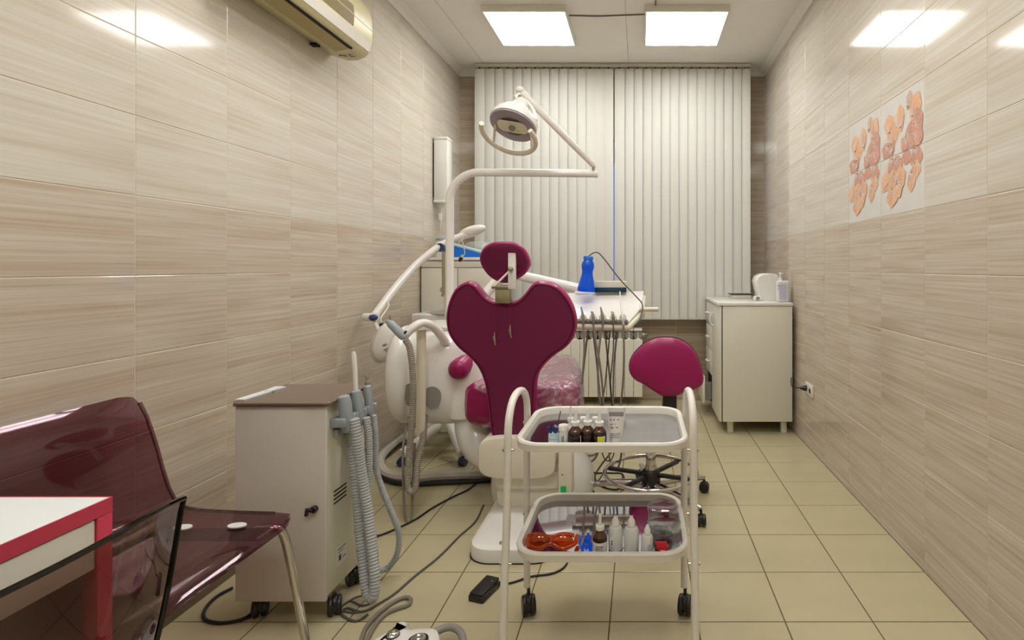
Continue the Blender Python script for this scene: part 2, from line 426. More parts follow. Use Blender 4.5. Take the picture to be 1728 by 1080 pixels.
# ---------------------------------------------------------------- ceiling lights
def diffuser_mat():
    m = MATS['diffuser']; nt = m.node_tree; b = nt.nodes['Principled BSDF']; N = nt.nodes.new; L = nt.links.new
    tc = N('ShaderNodeTexCoord'); sp = N('ShaderNodeSeparateXYZ'); L(tc.outputs['Object'], sp.inputs[0])
    mu = N('ShaderNodeMath'); mu.operation = 'MULTIPLY'; mu.inputs[1].default_value = 2*PI/.14; L(sp.outputs[0], mu.inputs[0])
    co = N('ShaderNodeMath'); co.operation = 'COSINE'; L(mu.outputs[0], co.inputs[0])
    ma = N('ShaderNodeMath'); ma.operation = 'MULTIPLY_ADD'; ma.inputs[1].default_value = -.42*PANEL; ma.inputs[2].default_value = PANEL; L(co.outputs[0], ma.inputs[0])
    b.inputs['Emission Color'].default_value = (1, .985, .962, 1); L(ma.outputs[0], b.inputs['Emission Strength'])
diffuser_mat()
def ceiling_light(x0, x1, y0, y1, label):
    t = thing('ceiling_light', label, 'light', ((x0+x1)/2, (y0+y1)/2, H), 'square ceiling light panels')
    b = .014; z = H-.045
    obj('frame', G().box(x0, x1, y0, y0+b, z, H-.0005).box(x0, x1, y1-b, y1, z, H-.0005).box(x0, x0+b, y0+b, y1-b, z, H-.0005).box(x1-b, x1, y0+b, y1-b, z, H-.0005), 'white_paint', t, bevel=.001)
    obj('diffuser', G().box(x0+b, x1-b, y0+b, y1-b, z+.003, z+.012), 'diffuser', t, False)
    return t
ceiling_light(-1.08, -.50, 3.64, 4.22, 'glowing square ceiling light panel on the left, above the dental lamp')
ceiling_light(.032, .612, 3.64, 4.22, 'glowing square ceiling light panel on the right, nearer the flower tiles')
ceiling_light(-1.08, -.50, 1.66, 2.24, 'square ceiling light panel on the left, second from the window')
ceiling_light(.032, .612, 1.66, 2.24, 'square ceiling light panel on the right, second from the window')
ceiling_light(-1.08, -.50, -.32, .26, 'unseen square ceiling light panel on the left, added to brighten the front')  # last row of panels is unseen, added to light the front of the room
ceiling_light(.032, .612, -.32, .26, 'unseen square ceiling light panel on the right, added to brighten the front')  # unseen too, added for more light at the front
zc = H-.004
tag(obj('ceiling_cable', G().tube(catmull([(-.50, 3.79, zc), (-.3, 3.80, zc), (-.1, 3.785, zc), (.032, 3.775, zc)], .02), .004, 8), 'cable_grey', loc=(-.3, 3.79, zc)),
    'thin dark cable on the ceiling joining the two light panels', 'cable')
tag(obj('ceiling_cable', G().tube(catmull([(.105, 2.24, zc), (.1, 2.9, zc), (.105, 3.64, zc)], .1), .004, 8), 'cable_grey', loc=(.1, 2.5, zc)),
    'thin dark cable on the ceiling running forward from the right light panel', 'cable')

# ---------------------------------------------------------------- vertical blinds
YBL = 4.70
bl = thing('vertical_blind', 'floor-length off-white vertical slat blinds covering the back window', 'blind', (-.24, YBL, .74))
obj('headrail', G().box(-1.445, .965, YBL-.025, YBL+.03, H-.032, H-.004), 'blind_rail', bl, bevel=.003)
sl0 = None; sx = -1.405
def slat_mesh(wd=.089, z0=.748, z1=H-.045):
    n = 6; fr, bk = [], []
    for i in range(n+1):
        u = -wd/2+wd*i/n; s = .006*(1-(2*i/n-1)**2)
        fr.append((u, -s)); bk.append((u, -s+.0012))
    ring = fr+bk[::-1]
    g = G().rings([[(x, y, z0) for x, y in ring], [(x, y, z1) for x, y in ring]])
    me = bpy.data.meshes.new('slat'); me.from_pydata(g.v, [], g.f); me.shade_smooth(); me.set_sharp_from_angle(angle=.7); me.materials.append(MATS['blind_fabric']); return me
sm = slat_mesh(); nsl = 30
for i in range(nsl):
    x = -1.397+.0800*i if i < 15 else -.1785+.0785*(i-15)
    a = 11+random.uniform(-3, 3)
    if i == 0: x -= .006; a = 4
    if i in (12, 13, 14): a = 2.5
    o = bpy.data.objects.new('slat', sm); C.objects.link(o); o.parent = bl
    o.location = (x+.24, 0.0 if i % 2 else .0015, -.74); o.rotation_euler = (0, 0, math.radians(-a))
    obj('slat_hanger', G().box(x-.006, x+.006, YBL-.006, YBL+.004, H-.046, H-.030), 'dark_gap', bl, False)
q = []
for i in range(nsl):
    x = -1.395+.0798*i; q += [(x, YBL-.010, .775), (x+.04, YBL-.014, .757)]
obj('bead_chain', G().tube(catmull(q, .02), .0016, 6), 'blind_rail', bl)

# ---------------------------------------------------------------- radiator
rd = thing('radiator', 'white ribbed wall radiator below the blinds', 'radiator', (-.4, 4.77, 0))
x = -.84; k = 0
while x < .02:
    obj('section', G().box(x, x+.0755, 4.70, 4.715, .07, .572).box(x+.02, x+.055, 4.715, 4.80, .09, .64).box(x+.002, x+.0735, 4.703, 4.80, .648, .668), 'radiator_white', rd, bevel=.002, seg=1)
    obj('grille_gap', G().box(x+.006, x+.034, 4.7135, 4.717, .585, .640), 'shade_grey', rd, False)
    obj('grille_gap', G().box(x+.041, x+.070, 4.7135, 4.717, .585, .640), 'shade_grey', rd, False)
    x += .0785; k += 1
obj('pipe', G().cyl((-.90, 4.77, .61), (.06, 4.77, .61), .014).cyl((-.90, 4.77, .12), (.02, 4.77, .12), .014).cyl((-.89, 4.77, 0), (-.89, 4.77, .62), .011), 'radiator_white', rd)
obj('valve', G().lathe([(.012, 0), (.018, .01), (.018, .025), (.008, .032)], (.04, 4.77, .61), (1, 0, 0)), 'satin_metal', rd)
obj('bracket', G().box(-.7, -.68, 4.80, YB, .3, .34).box(-.12, -.10, 4.80, YB, .3, .34), 'radiator_white', rd, False)

# ---------------------------------------------------------------- air conditioner
ac = thing('air_conditioner', 'yellowed air conditioner high on the left wall', 'air conditioner', (XL, 2.45, 2.45))
prof = [(-1.638, 2.33), (-1.60, 2.318), (-1.545, 2.300), (-1.50, 2.302), (-1.455, 2.318), (-1.432, 2.345), (-1.42, 2.39), (-1.416, 2.45), (-1.42, 2.52), (-1.435, 2.57), (-1.47, 2.61), (-1.53, 2.625), (-1.638, 2.625)]
R = []
for y, s in ((1.985, .94), (2.0, 1), (2.83, 1), (2.852, .985), (2.860, .94)):
    R.append([Vector((-1.638+(p[0]+1.638)*s, y, 2.46+(p[1]-2.46)*s)) for p in prof])
obj('housing', G().rings(R), 'old_plastic', ac)
def acstrip(a, b, y0, y1, off, th=.004):
    a = Vector((a[0], 0, a[1])); b = Vector((b[0], 0, b[1])); d = (b-a).normalized(); n = Vector((-d.z, 0, d.x))
    if n.z > 0 and n.x <= 0: n = -n
    if n.x < 0 and n.z > 0: n = -n
    n = n if (n.x > 0 or n.z < 0) else -n
    return [[p+Vector((0, y, 0)) for p in (a+n*(off-th), b+n*(off-th), b+n*off, a+n*off)] for y in (y0, y1)]
obj('air_flap', G().rings(acstrip((-1.535, 2.2985), (-1.468, 2.312), 2.03, 2.71, .004)), 'tan_plastic', ac, False)
obj('outlet_slot', G().rings(acstrip((-1.466, 2.313), (-1.455, 2.318), 2.03, 2.72, .0045)), 'dark_gap', ac, False)
obj('front_highlight', G().rings(acstrip((-1.434, 2.343), (-1.4205, 2.388), 2.0, 2.84, .003)), 'white_paint', ac, False)  # white strip paints a highlight along the lower front edge
gr = G()
for i in range(26):
    z = 2.402+.004*i; x = -1.4195+.0035*math.sin((z-2.40)/.1*PI)
    gr.box(x-.002, x+.0032, 2.02, 2.66, z, z+.0016)
obj('intake_grille', gr, 'tan_plastic', ac, False, kind='stuff')
obj('panel_seam', G().box(-1.4168, -1.4135, 2.0, 2.84, 2.455, 2.458), 'white_paint', ac, False)
obj('control_marks', G().box(-1.55, -1.535, 2.765, 2.775, 2.296, 2.2995).box(-1.53, -1.515, 2.77, 2.785, 2.2965, 2.300).box(-1.50, -1.49, 2.765, 2.778, 2.299, 2.3025).box(-1.505, -1.480, 2.79, 2.793, 2.299, 2.3025), 'shade_grey', ac, False)
obj('wall_clip', G().box(-1.635, -1.60, 2.66, 2.69, 2.308, 2.32), 'dark_gap', ac, False)

# ---------------------------------------------------------------- wall box with cord
wbx = thing('wall_box', 'tall narrow white box with hanging cord on the left wall near the blinds', 'appliance', (XL, 4.3, 1.98))
obj('housing', G().box(XL+.012, -1.52, 4.24, 4.36, 1.735, 2.215), 'white_gloss', wbx, bevel=.008)
obj('end_cap', G().box(XL+.010, -1.518, 4.238, 4.362, 2.213, 2.238), 'white_gloss', wbx, bevel=.006)
obj('end_cap', G().box(XL+.010, -1.518, 4.238, 4.362, 1.715, 1.738), 'white_gloss', wbx, bevel=.006)
obj('shadow_strip', G().box(XL, XL+.013, 4.26, 4.34, 1.76, 2.19), 'dark_gap', wbx, False)  # dark strip against the wall paints the shadow left of the box
obj('power_cord', wire([P(747, 342, 4.3), P(745, 360, 4.3), P(743, 385, 4.3), P(741, 400, 4.32), P(741, 432, 4.32)], .004), 'cable_white', wbx)
obj('inline_switch', G().box(-1.61, -1.585, 4.29, 4.31, 1.58, 1.64), 'white_gloss', wbx, bevel=.005)

# ---------------------------------------------------------------- tall cupboard behind the sink, with things on top
cb = thing('tall_cupboard', 'tall pale cupboard against the left wall behind the washbasin', 'cupboard', (-1.36, 4.25, 0))
obj('body', G().box(-1.63, -1.09, 4.02, 4.5, .06, 1.255), 'cabinet_cream', cb, bevel=.002)
obj('top_panel', G().box(-1.632, -1.075, 3.99, 4.51, 1.257, 1.28), 'white_gloss', cb, bevel=.002)
obj('door', G().box(-1.628, -1.36, 4.0, 4.018, .08, 1.20), 'cabinet_cream', cb, bevel=.002)
obj('door', G().box(-1.355, -1.092, 4.0, 4.018, .08, 1.20), 'cabinet_cream', cb, bevel=.002)
obj('rail', G().box(-1.628, -1.092, 4.0, 4.018, 1.205, 1.25), 'cabinet_cream', cb, bevel=.002)
obj('plinth', G().box(-1.62, -1.10, 4.05, 4.48, 0, .06), 'dark_gap', cb, False)
bb = thing('blue_box', 'bright blue sloping box on the cupboard top, right of the lamp pole', 'box', (-1.26, 4.12, 1.28))
z0 = 1.281
obj('box_body', G().prism([(-1.48, 4.08, z0), (-1.20, 4.08, z0), (-1.20, 4.08, z0+.028), (-1.48, 4.08, z0+.105)], (0, .16, 0)), 'bright_blue', bb, bevel=.003)
obj('lid', G().prism([(-1.485, 4.075, z0+.106), (-1.198, 4.075, z0+.029), (-1.198, 4.075, z0+.045), (-1.485, 4.075, z0+.122)], (0, .17, 0)), 'pale_blue', bb, bevel=.003)
bb['category'] = 'box'
tag(obj('plastic_bag', G().ell((-1.31, 4.36, z0+.07), .11, .07, .065, n=16, m=8, e=.7), 'clear_plastic', loc=(-1.31, 4.36, z0)), 'crumpled clear plastic bag on the cupboard behind the blue box', 'bag')
jr = thing('white_canister', 'small white canister with a grey lid on the cupboard top, left of the lamp pole', 'canister', (-1.545, 4.2, 1.28))
obj('body', G().lathe([(.045, 0), (.048, .01), (.048, .12), (.044, .13)], (-1.545, 4.2, 1.2805)), 'white_gloss', jr)
obj('lid', G().lathe([(.049, 0), (.049, .02), (.03, .035), (.01, .037)], (-1.545, 4.2, 1.4105)), 'grey_plastic', jr)
# ---------------------------------------------------------------- washbasin
sk = thing('washbasin', 'white washbasin counter in front of the tall cupboard', 'basin', (-1.33, 3.8, 0))
obj('cabinet', G().box(-1.52, -1.10, 3.70, 3.97, .30, .80), 'cabinet_cream', sk, bevel=.003)
obj('basin', G().box(-1.56, -1.07, 3.66, 3.98, .80, .888), 'white_gloss', sk, bevel=.012, seg=3)
obj('bowl', G().lathe([(.16, 0), (.15, .004), (.13, .002), (.02, .001)], (-1.34, 3.80, .887)), 'shade_grey', sk)
obj('back_board', G().box(-1.52, -1.10, 3.972, 3.995, 0, .30), 'cabinet_cream', sk, False)
fx, fy = -1.385, 3.90
pts = [(fx+.01, fy, .887), (fx+.01, fy, 1.02)]
for a in range(0, 200, 20): pts.append((fx+.01-.035+.035*math.cos(math.radians(a)), fy-.02*math.sin(math.radians(a))*0, 1.03+.035*math.sin(math.radians(a))))
obj('faucet', G().tube(catmull(pts, .01), .0095, 12).lathe([(.02, 0), (.018, .02), (.012, .03)], (fx+.01, fy, .887)), 'chrome', sk)
obj('faucet_riser', G().tube(catmull([(fx+.045, fy+.01, .887), (fx+.045, fy+.01, 1.05)], .02), .006, 10), 'chrome', sk)

# ---------------------------------------------------------------- right cabinet
X0, X1, Y0, Y1, Z0, Z1 = .575, 1.10, 3.88, 4.665, .09, .928
kc = thing('cabinet', 'cream cabinet on short square legs at the right wall', 'cabinet', ((X0+X1)/2, (Y0+Y1)/2, 0))
obj('body', G().box(X0+.022, X1, Y0, Y1, Z0, Z1), 'cabinet_cream', kc, bevel=.002)
obj('top_panel', G().box(X0-.012, X1+.004, Y0-.012, Y1+.01, Z1+.001, Z1+.021), 'white_gloss', kc, bevel=.002)
obj('shadow_gap', G().box(X0+.0152, X0+.022, Y0+.004, Y1-.001, Z0+.001, Z1-.001), 'dark_gap', kc, False)
d = obj('door', G().box(X0, X0+.015, Y0, 4.30, Z0, Z1-.003), 'cabinet_cream', kc, bevel=.002)
def arc_handle(c, r, par):
    c = Vector(c); pts = [c+Vector((-.028*math.sin(math.radians(a)), 0, r*math.cos(math.radians(a)))) for a in range(0, 181, 15)]
    obj('handle', G().tube(pts, .006, 8), 'white_gloss', par)
arc_handle((X0, 4.22, .80), .05, d)
def drawer_handle(c, par):
    c = Vector(c); obj('handle', G().tube([c+Vector((-.026*math.sin(math.radians(a)), .045*math.cos(math.radians(a)), 0)) for a in range(0, 181, 15)], .0055, 8), 'white_gloss', par)
for i, (a, b) in enumerate(((.735, .925), (.535, .732), (.335, .532))):
    dd = obj('drawer', G().box(X0, X0+.015, 4.305, Y1, a, b-.003), 'cabinet_cream', kc, bevel=.002)
    zc_ = (a+b)/2
    drawer_handle((X0, 4.48, zc_), dd)
dd = obj('drawer', G().box(X0-.07, X0-.054, 4.305, Y1, .115, .329), 'cabinet_cream', kc, bevel=.002, label='pulled-out bottom drawer')
obj('drawer_side', G().box(X0-.054, X0+.0, 4.335, 4.345, .14, .28), 'shade_grey', dd, False)
obj('drawer_side', G().box(X0-.054, X0+.0, Y1-.03, Y1-.02, .14, .28), 'shade_grey', dd, False)
obj('drawer_bottom', G().box(X0-.054, X0, 4.345, Y1-.03, .14, .148), 'shade_grey', dd, False)
drawer_handle((X0-.07, 4.48, .22), dd)
for x, y in ((.66, 3.94), (1.05, 3.94), (.66, 4.6), (1.05, 4.6)):
    obj('leg', G().box(x-.02, x+.02, y-.02, y+.02, 0, Z0), 'unit_side', kc, bevel=.002)
zt = Z1+.0215
ds = thing('paper_dispenser', 'white rounded plastic dispenser on the right cabinet', 'dispenser', (1.0, 4.2, zt))
prof = [(-.085, 0), (-.075, .05), (-.09, .11), (-.098, .15), (-.085, .185), (-.055, .205), (-.01, .21), (.06, .205), (.075, .19), (.08, 0)]
R = [[Vector((.985+u*s, y, zt+v*(.5+.5*s))) for u, v in prof] for y, s in ((4.10, .93), (4.115, 1), (4.26, 1), (4.275, .93))]
obj('housing', G().rings(R), 'white_gloss', ds)
obj('base_flange', G().box(.87, .93, 4.09, 4.15, zt, zt+.035), 'white_gloss', ds, bevel=.008)
obj('emblem', G().lathe([(.014, 0), (.014, .002)], (.897, 4.088, zt+.02), (0, -1, 0)), 'shade_grey', ds)
sp = thing('soap_bottle', 'square white pump bottle with a faint label on the right cabinet', 'bottle', (1.055, 3.98, zt))
obj('body', G().box(1.012, 1.098, 3.95, 4.02, zt, zt+.158), 'milky_plastic', sp, bevel=.012, seg=3)
obj('label_panel', G().box(1.025, 1.075, 3.948, 3.9505, zt+.02, zt+.13), 'label_lilac', sp, False)
obj('print', G().box(1.004+.012, 1.009+.012, 3.9475, 3.9495, zt+.115, zt+.125).box(1.016, 1.021, 3.9475, 3.9495, zt+.095, zt+.101), 'ink', sp, False)
obj('pump', G().lathe([(.014, 0), (.014, .02), (.006, .022), (.006, .045), (.012, .047), (.012, .058), (.003, .062)], (1.04, 3.985, zt+.158)).box(1.035, 1.062, 3.98, 3.99, zt+.205, zt+.215), 'white_gloss', sp)
bk = thing('flat_box', 'thin dark-lidded box lying on the right cabinet beside the dispenser', 'box', (.82, 4.5, zt))
obj('tray', G().box(.755, .915, 4.42, 4.58, zt, zt+.028), 'unit_side', bk, bevel=.003)
obj('lid', G().box(.748, .922, 4.412, 4.588, zt+.029, zt+.036), 'black_plastic', bk, bevel=.002)
# wall socket
so = thing('wall_socket', 'double wall socket with a black plug low on the right wall', 'socket', (XR, 3.56, .39))
obj('plate', G().box(XR-.012, XR+.0, 3.49, 3.64, .355, .435), 'socket_white', so, bevel=.004)
obj('outlet', G().lathe([(.026, 0), (.026, .003), (.022, .0035)], (XR-.012, 3.525, .395), (-1, 0, 0)), 'cabinet_cream', so)
obj('outlet_hole', G().lathe([(.017, 0), (.017, .002)], (XR-.0155, 3.525, .395), (-1, 0, 0)), 'dark_gap', so)
obj('plug', G().lathe([(.018, 0), (.018, .012), (.012, .03), (.006, .045)], (XR-.012, 3.605, .395), (-1, .15, 0)), 'black_plastic', so)
obj('cord', wire([(XR-.055, 3.615, .395), (XR-.08, 3.70, .385), (XR-.05, 3.84, .40), (XR-.012, 3.95, .42), (XR-.01, 4.05, .43)], .0035), 'black_rubber', so)

# ---------------------------------------------------------------- dental stool
SX, SY = .055, 2.74
st = thing('dental_stool', 'dentist stool with a raspberry padded backrest and chrome foot ring', 'stool', (SX, SY, 0))
def smooth_closed(pts, n):
    q = [Vector(p) for p in pts]; m = len(q); out = []
    for i in range(m):
        a, b, c, d = q[i-1], q[i], q[(i+1) % m], q[(i+2) % m]
        for k in range(n):
            t = k/n; out.append(.5*((2*b)+(c-a)*t+(2*a-5*b+4*c-d)*t*t+(3*b-a-3*c+d)*t**3))
    return out
bo = [(1124, 570), (1146, 573), (1166, 586), (1179, 606), (1187, 634), (1185, 650), (1172, 658), (1156, 662), (1143, 668), (1120, 669), (1106, 662), (1088, 650), (1070, 640), (1062, 624), (1066, 604), (1082, 585), (1102, 573)]
YS = 2.62
out = smooth_closed([P(a, b, YS) for a, b in bo], 4)
obj('backrest', G().pad(out, (0, -1, 0), [(.02, -.034), (.006, -.034), (0, -.026), (0, -.012), (.001, 0), (.006, .010), (.016, .017)], dome=[(.82, .0215), (.6, .0245), (.35, .0262), (.1, .0265)]), 'leather', st)
obj('back_shell', G().pad(out, (0, -1, 0), [(.012, -.040), (0, -.038), (-.003, -.032), (-.003, -.026), (.01, -.024)]), 'black_plastic', st)
obj('back_bracket', G().box(P(1119, 0, YS).x, P(1143, 0, YS).x, YS+.035, YS+.06, .36, .62).box(SX-.02, P(1143, 0, YS).x, YS+.035, SY+.05, .335, .362), 'black_plastic', st, bevel=.006)
obj('seat', G().lathe([(.05, 0), (.15, .004), (.178, .02), (.185, .045), (.175, .068), (.14, .082), (.06, .088), (.01, .089)], (SX, SY+.03, .365), n=40), 'leather', st)
obj('seat_plate', G().lathe([(.03, 0), (.10, .012), (.115, .028), (.115, .034)], (SX, SY, .31), n=28), 'black_plastic', st)
obj('column', G().cyl((SX, SY, .10), (SX, SY, .32), .026).cyl((SX, SY, .09), (SX, SY, .20), .032), 'chrome', st)
ringz = .165; RX = .235
obj('foot_ring', G().tube([(SX+RX*math.cos(2*PI*k/48), SY+RX*math.sin(2*PI*k/48), ringz) for k in range(48)], .0105, 10, closed=True), 'chrome', st)
for a in (160, 50, 340, 232):
    A = math.radians(a); M = Matrix.Rotation(A, 3, 'Z')
    obj('ring_spoke', G().obox((SX+.125*math.cos(A), SY+.125*math.sin(A), ringz-.012), .215, .024, .018, M), 'black_plastic', st, bevel=.004)
obj('hub', G().lathe([(.045, 0), (.05, .03), (.045, .10), (.036, .11)], (SX, SY, .07)), 'black_plastic', st)
def castor(c, r, par, name='castor', mat='black_plastic', ang=0, top=None):
    c = Vector(c); d = Vector((math.cos(ang), math.sin(ang), 0)); g = G(); top = top or .08
    for s in (-1, 1):
        g.lathe([(r*.35, 0), (r*.92, .001), (r, .006), (r, .014), (r*.9, .018)], c+Vector((0, 0, r))+d*(.004 if s > 0 else -.004), d*s, 24)
    w_ = obj(name, g, mat, par)
    obj('castor_fork', G().ell(c+Vector((0, 0, r*1.22)), .017, r*.9, r*.86, Matrix.Rotation(ang, 3, 'Z'), n=16, m=10, e=.8).cyl(c+Vector((0, 0, r*1.6)), c+Vector((0, 0, top)), .006), mat, w_, bevel=.004)
    return w_
for a, ca in ((-45, 0), (27, 80), (99, 30), (171, 60), (243, 10)):
    A = math.radians(a); e = Vector((SX+.325*math.cos(A), SY+.325*math.sin(A), .078))
    obj('leg', G().tube([(SX+.03*math.cos(A), SY+.03*math.sin(A), .105), (SX+.2*math.cos(A), SY+.2*math.sin(A), .098), tuple(e)], [.022, .018, .013], 10, up=(0, 0, 1)), 'chrome', st)
    castor((e.x, e.y, 0), .027, st, ang=math.radians(ca), top=.078)

# ---------------------------------------------------------------- dental chair
dc = thing('dental_chair', 'raspberry leather dental chair on a white base, seen from behind', 'dental chair', (-.58, 2.6, 0))
hb = [(835, 509), (822, 504), (811, 492), (800, 480), (787, 476), (771, 484), (759, 502), (752, 527), (752, 550), (758, 569), (772, 588), (791, 604), (806, 622), (816, 646), (821, 676), (825, 710), (830, 738),
      (850, 742), (880, 742), (898, 739), (903, 710), (904, 670), (906, 640), (916, 620), (934, 602), (955, 587), (968, 569), (973, 548), (970, 527), (959, 503), (941, 484), (923, 477), (907, 476), (896, 482), (885, 496), (873, 507), (861, 511), (848, 512)]
def YBk(py): return 2.42+(py-476)/265*.10
out = smooth_closed([P(a, b, YBk(b)) for a, b in hb], 3)
N_ = (out[0]-out[40]).cross(out[70]-out[40]).normalized()
A_ = P(860, 476, YBk(476)); B_ = P(860, 741, YBk(741)); dn = (B_-A_).normalized(); N_ = Vector((1, 0, 0)).cross(dn).normalized()
if N_.y > 0: N_ = -N_
obj('backrest', G().pad(out, N_, [(.05, -.085), (.02, -.078), (.004, -.06), (0, -.04), (0, -.015), (.004, -.004), (.010, -.001), (.013, -.004)]), 'leather', dc)
obj('back_panel', G().pad(out, N_, [(.014, -.012), (.014, -.003), (.0165, -.0005), (.03, .0)]), 'leather_shaded', dc)
obj('piping', G().pad(out, N_, [(.0105, -.004), (.0115, .0012), (.0138, .0014), (.0148, -.004)]), 'leather_pipe', dc)
# headrest
YH = 2.40
hd = [(850, 407), (868, 409), (884, 420), (893, 441), (889, 456), (878, 467), (862, 476), (850, 478), (838, 475), (824, 466), (812, 450), (808, 434), (814, 419), (829, 409)]
out = smooth_closed([P(a, b, YH+.03*(b-440)/35) for a, b in hd], 4)
N2 = Vector((0, -1, .35)).normalized()
hr = obj('headrest', G().pad(out, (0, -1, 0), [(.04, -.075), (.012, -.068), (.002, -.05), (0, -.03), (.001, -.010), (.005, -.002), (.009, 0), (.02, .0)]), 'leather', dc)
obj('back_panel', G().pad(out, (0, -1, 0), [(.010, -.003), (.012, .002), (.03, .003)]), 'leather_shaded', hr)
y_ = YH-.012
def bxp(x0, y0, x1, y1, Y, d):   # box given by picture-plane measurements at depth Y
    a = P(x0, y0, Y); b = P(x1, y1, Y); return G().box(a.x, b.x, Y, Y+d, b.z, a.z)
hbk = obj('headrest_bracket', bxp(857, 420, 870, 488, y_-.008, .02), 'white_gloss', dc, bevel=.003)
obj('pivot', G().cyl(P(849, 423.5, y_+.003), P(870, 423.5, y_+.003), .0085), 'satin_metal', hbk)
obj('pivot', G().cyl(P(830, 484, y_+.01), P(870, 484, y_+.01), .009), 'satin_metal', hbk)
obj('knob', G().lathe([(.010, 0), (.012, .008), (.009, .016), (.003, .018)], P(862.5, 454, y_-.008), (0, -1, 0)), 'satin_metal', hbk)
obj('lever', G().tube([P(861, 456, y_-.004), P(835, 482, y_-.006)], [.0045, .0055], 10), 'white_gloss', hbk)
obj('mount_plate', bxp(835, 487, 861, 512, 2.405, .045), 'satin_metal', dc, bevel=.004)
for px_, e in ((834.5, 560), (861, 548)):
    b = P(px_, e, YBk(e)-.008)
    a = P(px_, 510, YBk(510)-.008)
    cd = obj('drawstring', G().tube([a, b], .0012, 6), 'leather', dc)
    obj('toggle', G().tube([b, P(px_, e+10, YBk(e)-.010), P(px_+1.5, e+22, YBk(e+20)-.012)], [.002, .005, .003], 8).tube([P(px_-2, e+8, YBk(e)-.012), P(px_+2, e+22, YBk(e+20)-.013)], .003, 6), 'satin_metal', cd)
# seat and leg rest: cross-sections (Y, half width, z top, z bottom)
def seat_rings(extra=0, y0=0):
    R = []
    for (Y, hw, zt_, zb_, xc) in ((2.665, .18, .60, .46, -.62), (2.68, .255, .625, .425, -.608), (2.72, .288, .640, .395, -.60), (2.85, .292, .640, .40, -.60), (3.0, .288, .640, .43, -.61), (3.2, .26, .655, .47, -.63), (3.35, .24, .66, .49, -.65),
                                  (3.5, .23, .62, .47, -.66), (3.75, .21, .50, .38, -.68), (3.98, .17, .40, .30, -.69), (4.0, .14, .38, .32, -.69)):
        hw += extra; zt_ += extra; zb_ -= extra; ring = []
        hz = (zt_-zb_)/2; zc_ = (zt_+zb_)/2
        for k in range(28):
            a = 2*PI*k/28; e = .45
            sx_ = math.copysign(abs(math.cos(a))**e, math.cos(a)); sz_ = math.copysign(abs(math.sin(a))**e, math.sin(a))
            dip = -.022*(1-(abs(sx_))**2) if sz_ > 0 else 0
            ring.append(Vector((xc+hw*sx_, Y-extra if Y < 2.7 else Y, zc_+hz*sz_+dip)))
        R.append(ring)
    return R
se = obj('seat_cushion', G().rings(seat_rings()), 'leather', dc)
W = seat_rings(.009)[1:9]
cg = G(); ks = list(range(-9, 11)); m_ = len(ks)
dense = []
for r0, r1 in zip(W, W[1:]):
    for t in (0, .34, .67): dense.append([r0[k].lerp(r1[k], t) for k in ks])
dense.append([W[-1][k] for k in ks])
for r in dense:
    for p in r: p.x += random.uniform(-.003, .006); p.z += random.uniform(-.001, .010)
c0_ = sum(W[0], Vector())/len(W[0]); c0_.y = 2.652
front = [[Vector((c0_.x+(W[0][k].x-c0_.x)*f_, 2.640+random.uniform(-.004, .002), c0_.z+(W[0][k].z-c0_.z)*f_)) for k in ks] for f_ in (.03, .35, .65, .88, .97)]
dense = front+dense
cg.add([p for r in dense for p in r], [(i*m_+k, i*m_+k+1, (i+1)*m_+k+1, (i+1)*m_+k) for i in range(len(dense)-1) for k in range(m_-1)])
cv = obj('plastic_cover', cg, 'plastic_wrap', se, label='creased clear plastic seat cover')
nt = MATS['plastic_wrap'].node_tree
mixs = [n for n in nt.nodes if n.type == 'MIX_SHADER' and not n.inputs[0].is_linked][0]
tcw = nt.nodes.new('ShaderNodeTexCoord'); nw = nt.nodes.new('ShaderNodeTexNoise'); nw.inputs['Scale'].default_value = 16; nw.inputs['Detail'].default_value = 4; nw.inputs['Distortion'].default_value = 2.5
rw = nt.nodes.new('ShaderNodeValToRGB'); rw.color_ramp.elements[0].position = .42; rw.color_ramp.elements[0].color = (.10, .10, .10, 1); rw.color_ramp.elements[1].position = .70; rw.color_ramp.elements[1].color = (.55, .55, .55, 1)
nt.links.new(tcw.outputs['Object'], nw.inputs['Vector']); nt.links.new(nw.outputs['Fac'], rw.inputs[0]); nt.links.new(rw.outputs[0], mixs.inputs[0])
# left armrest
ar = obj('armrest', G().tube(catmull([P(767, 630, 2.76), P(785, 613, 2.86), P(806, 598, 3.02), P(812, 592, 3.15)], .01), [.030, .042, .049, .053]+[.054]*80, 16, up=(0, 0, 1)), 'leather', dc)
obj('armrest_support', G().tube([P(792, 612, 2.98), P(800, 650, 3.02), (-.9, 3.05, .50)], [.018, .022, .028], 12), 'white_gloss', ar)
# housing under the seat
def ssection(x0, x1, z0, z1, y, e=.5, n=28):
    r = []
    for k in range(n):
        a = 2*PI*k/n; sx_ = math.copysign(abs(math.cos(a))**e, math.cos(a)); sz_ = math.copysign(abs(math.sin(a))**e, math.sin(a))
        r.append(Vector(((x0+x1)/2+(x1-x0)/2*sx_, y, (z0+z1)/2+(z1-z0)/2*sz_)))
    return r
a = P(808, 735, 2.5); b = P(940, 806, 2.5)
obj('seat_housing', G().rings([ssection(a.x+.03, b.x-.02, b.z+.03, a.z-.03, 2.47), ssection(a.x+.006, b.x-.004, b.z+.006, a.z-.006, 2.475), ssection(a.x, b.x, b.z, a.z, 2.49), ssection(a.x, b.x, b.z, .42, 2.75), ssection(a.x, b.x-.0, b.z, .42, 3.05)]), 'cream_plastic', dc)
a = P(842, 806, 2.52); b = P(938, 826, 2.52)
obj('lower_housing', G().rings([ssection(a.x-.02, b.x+.02, b.z-.0, .25, 2.53, .35), ssection(a.x-.02, b.x+.02, b.z, .25, 2.95, .35)]), 'cream_plastic', dc)
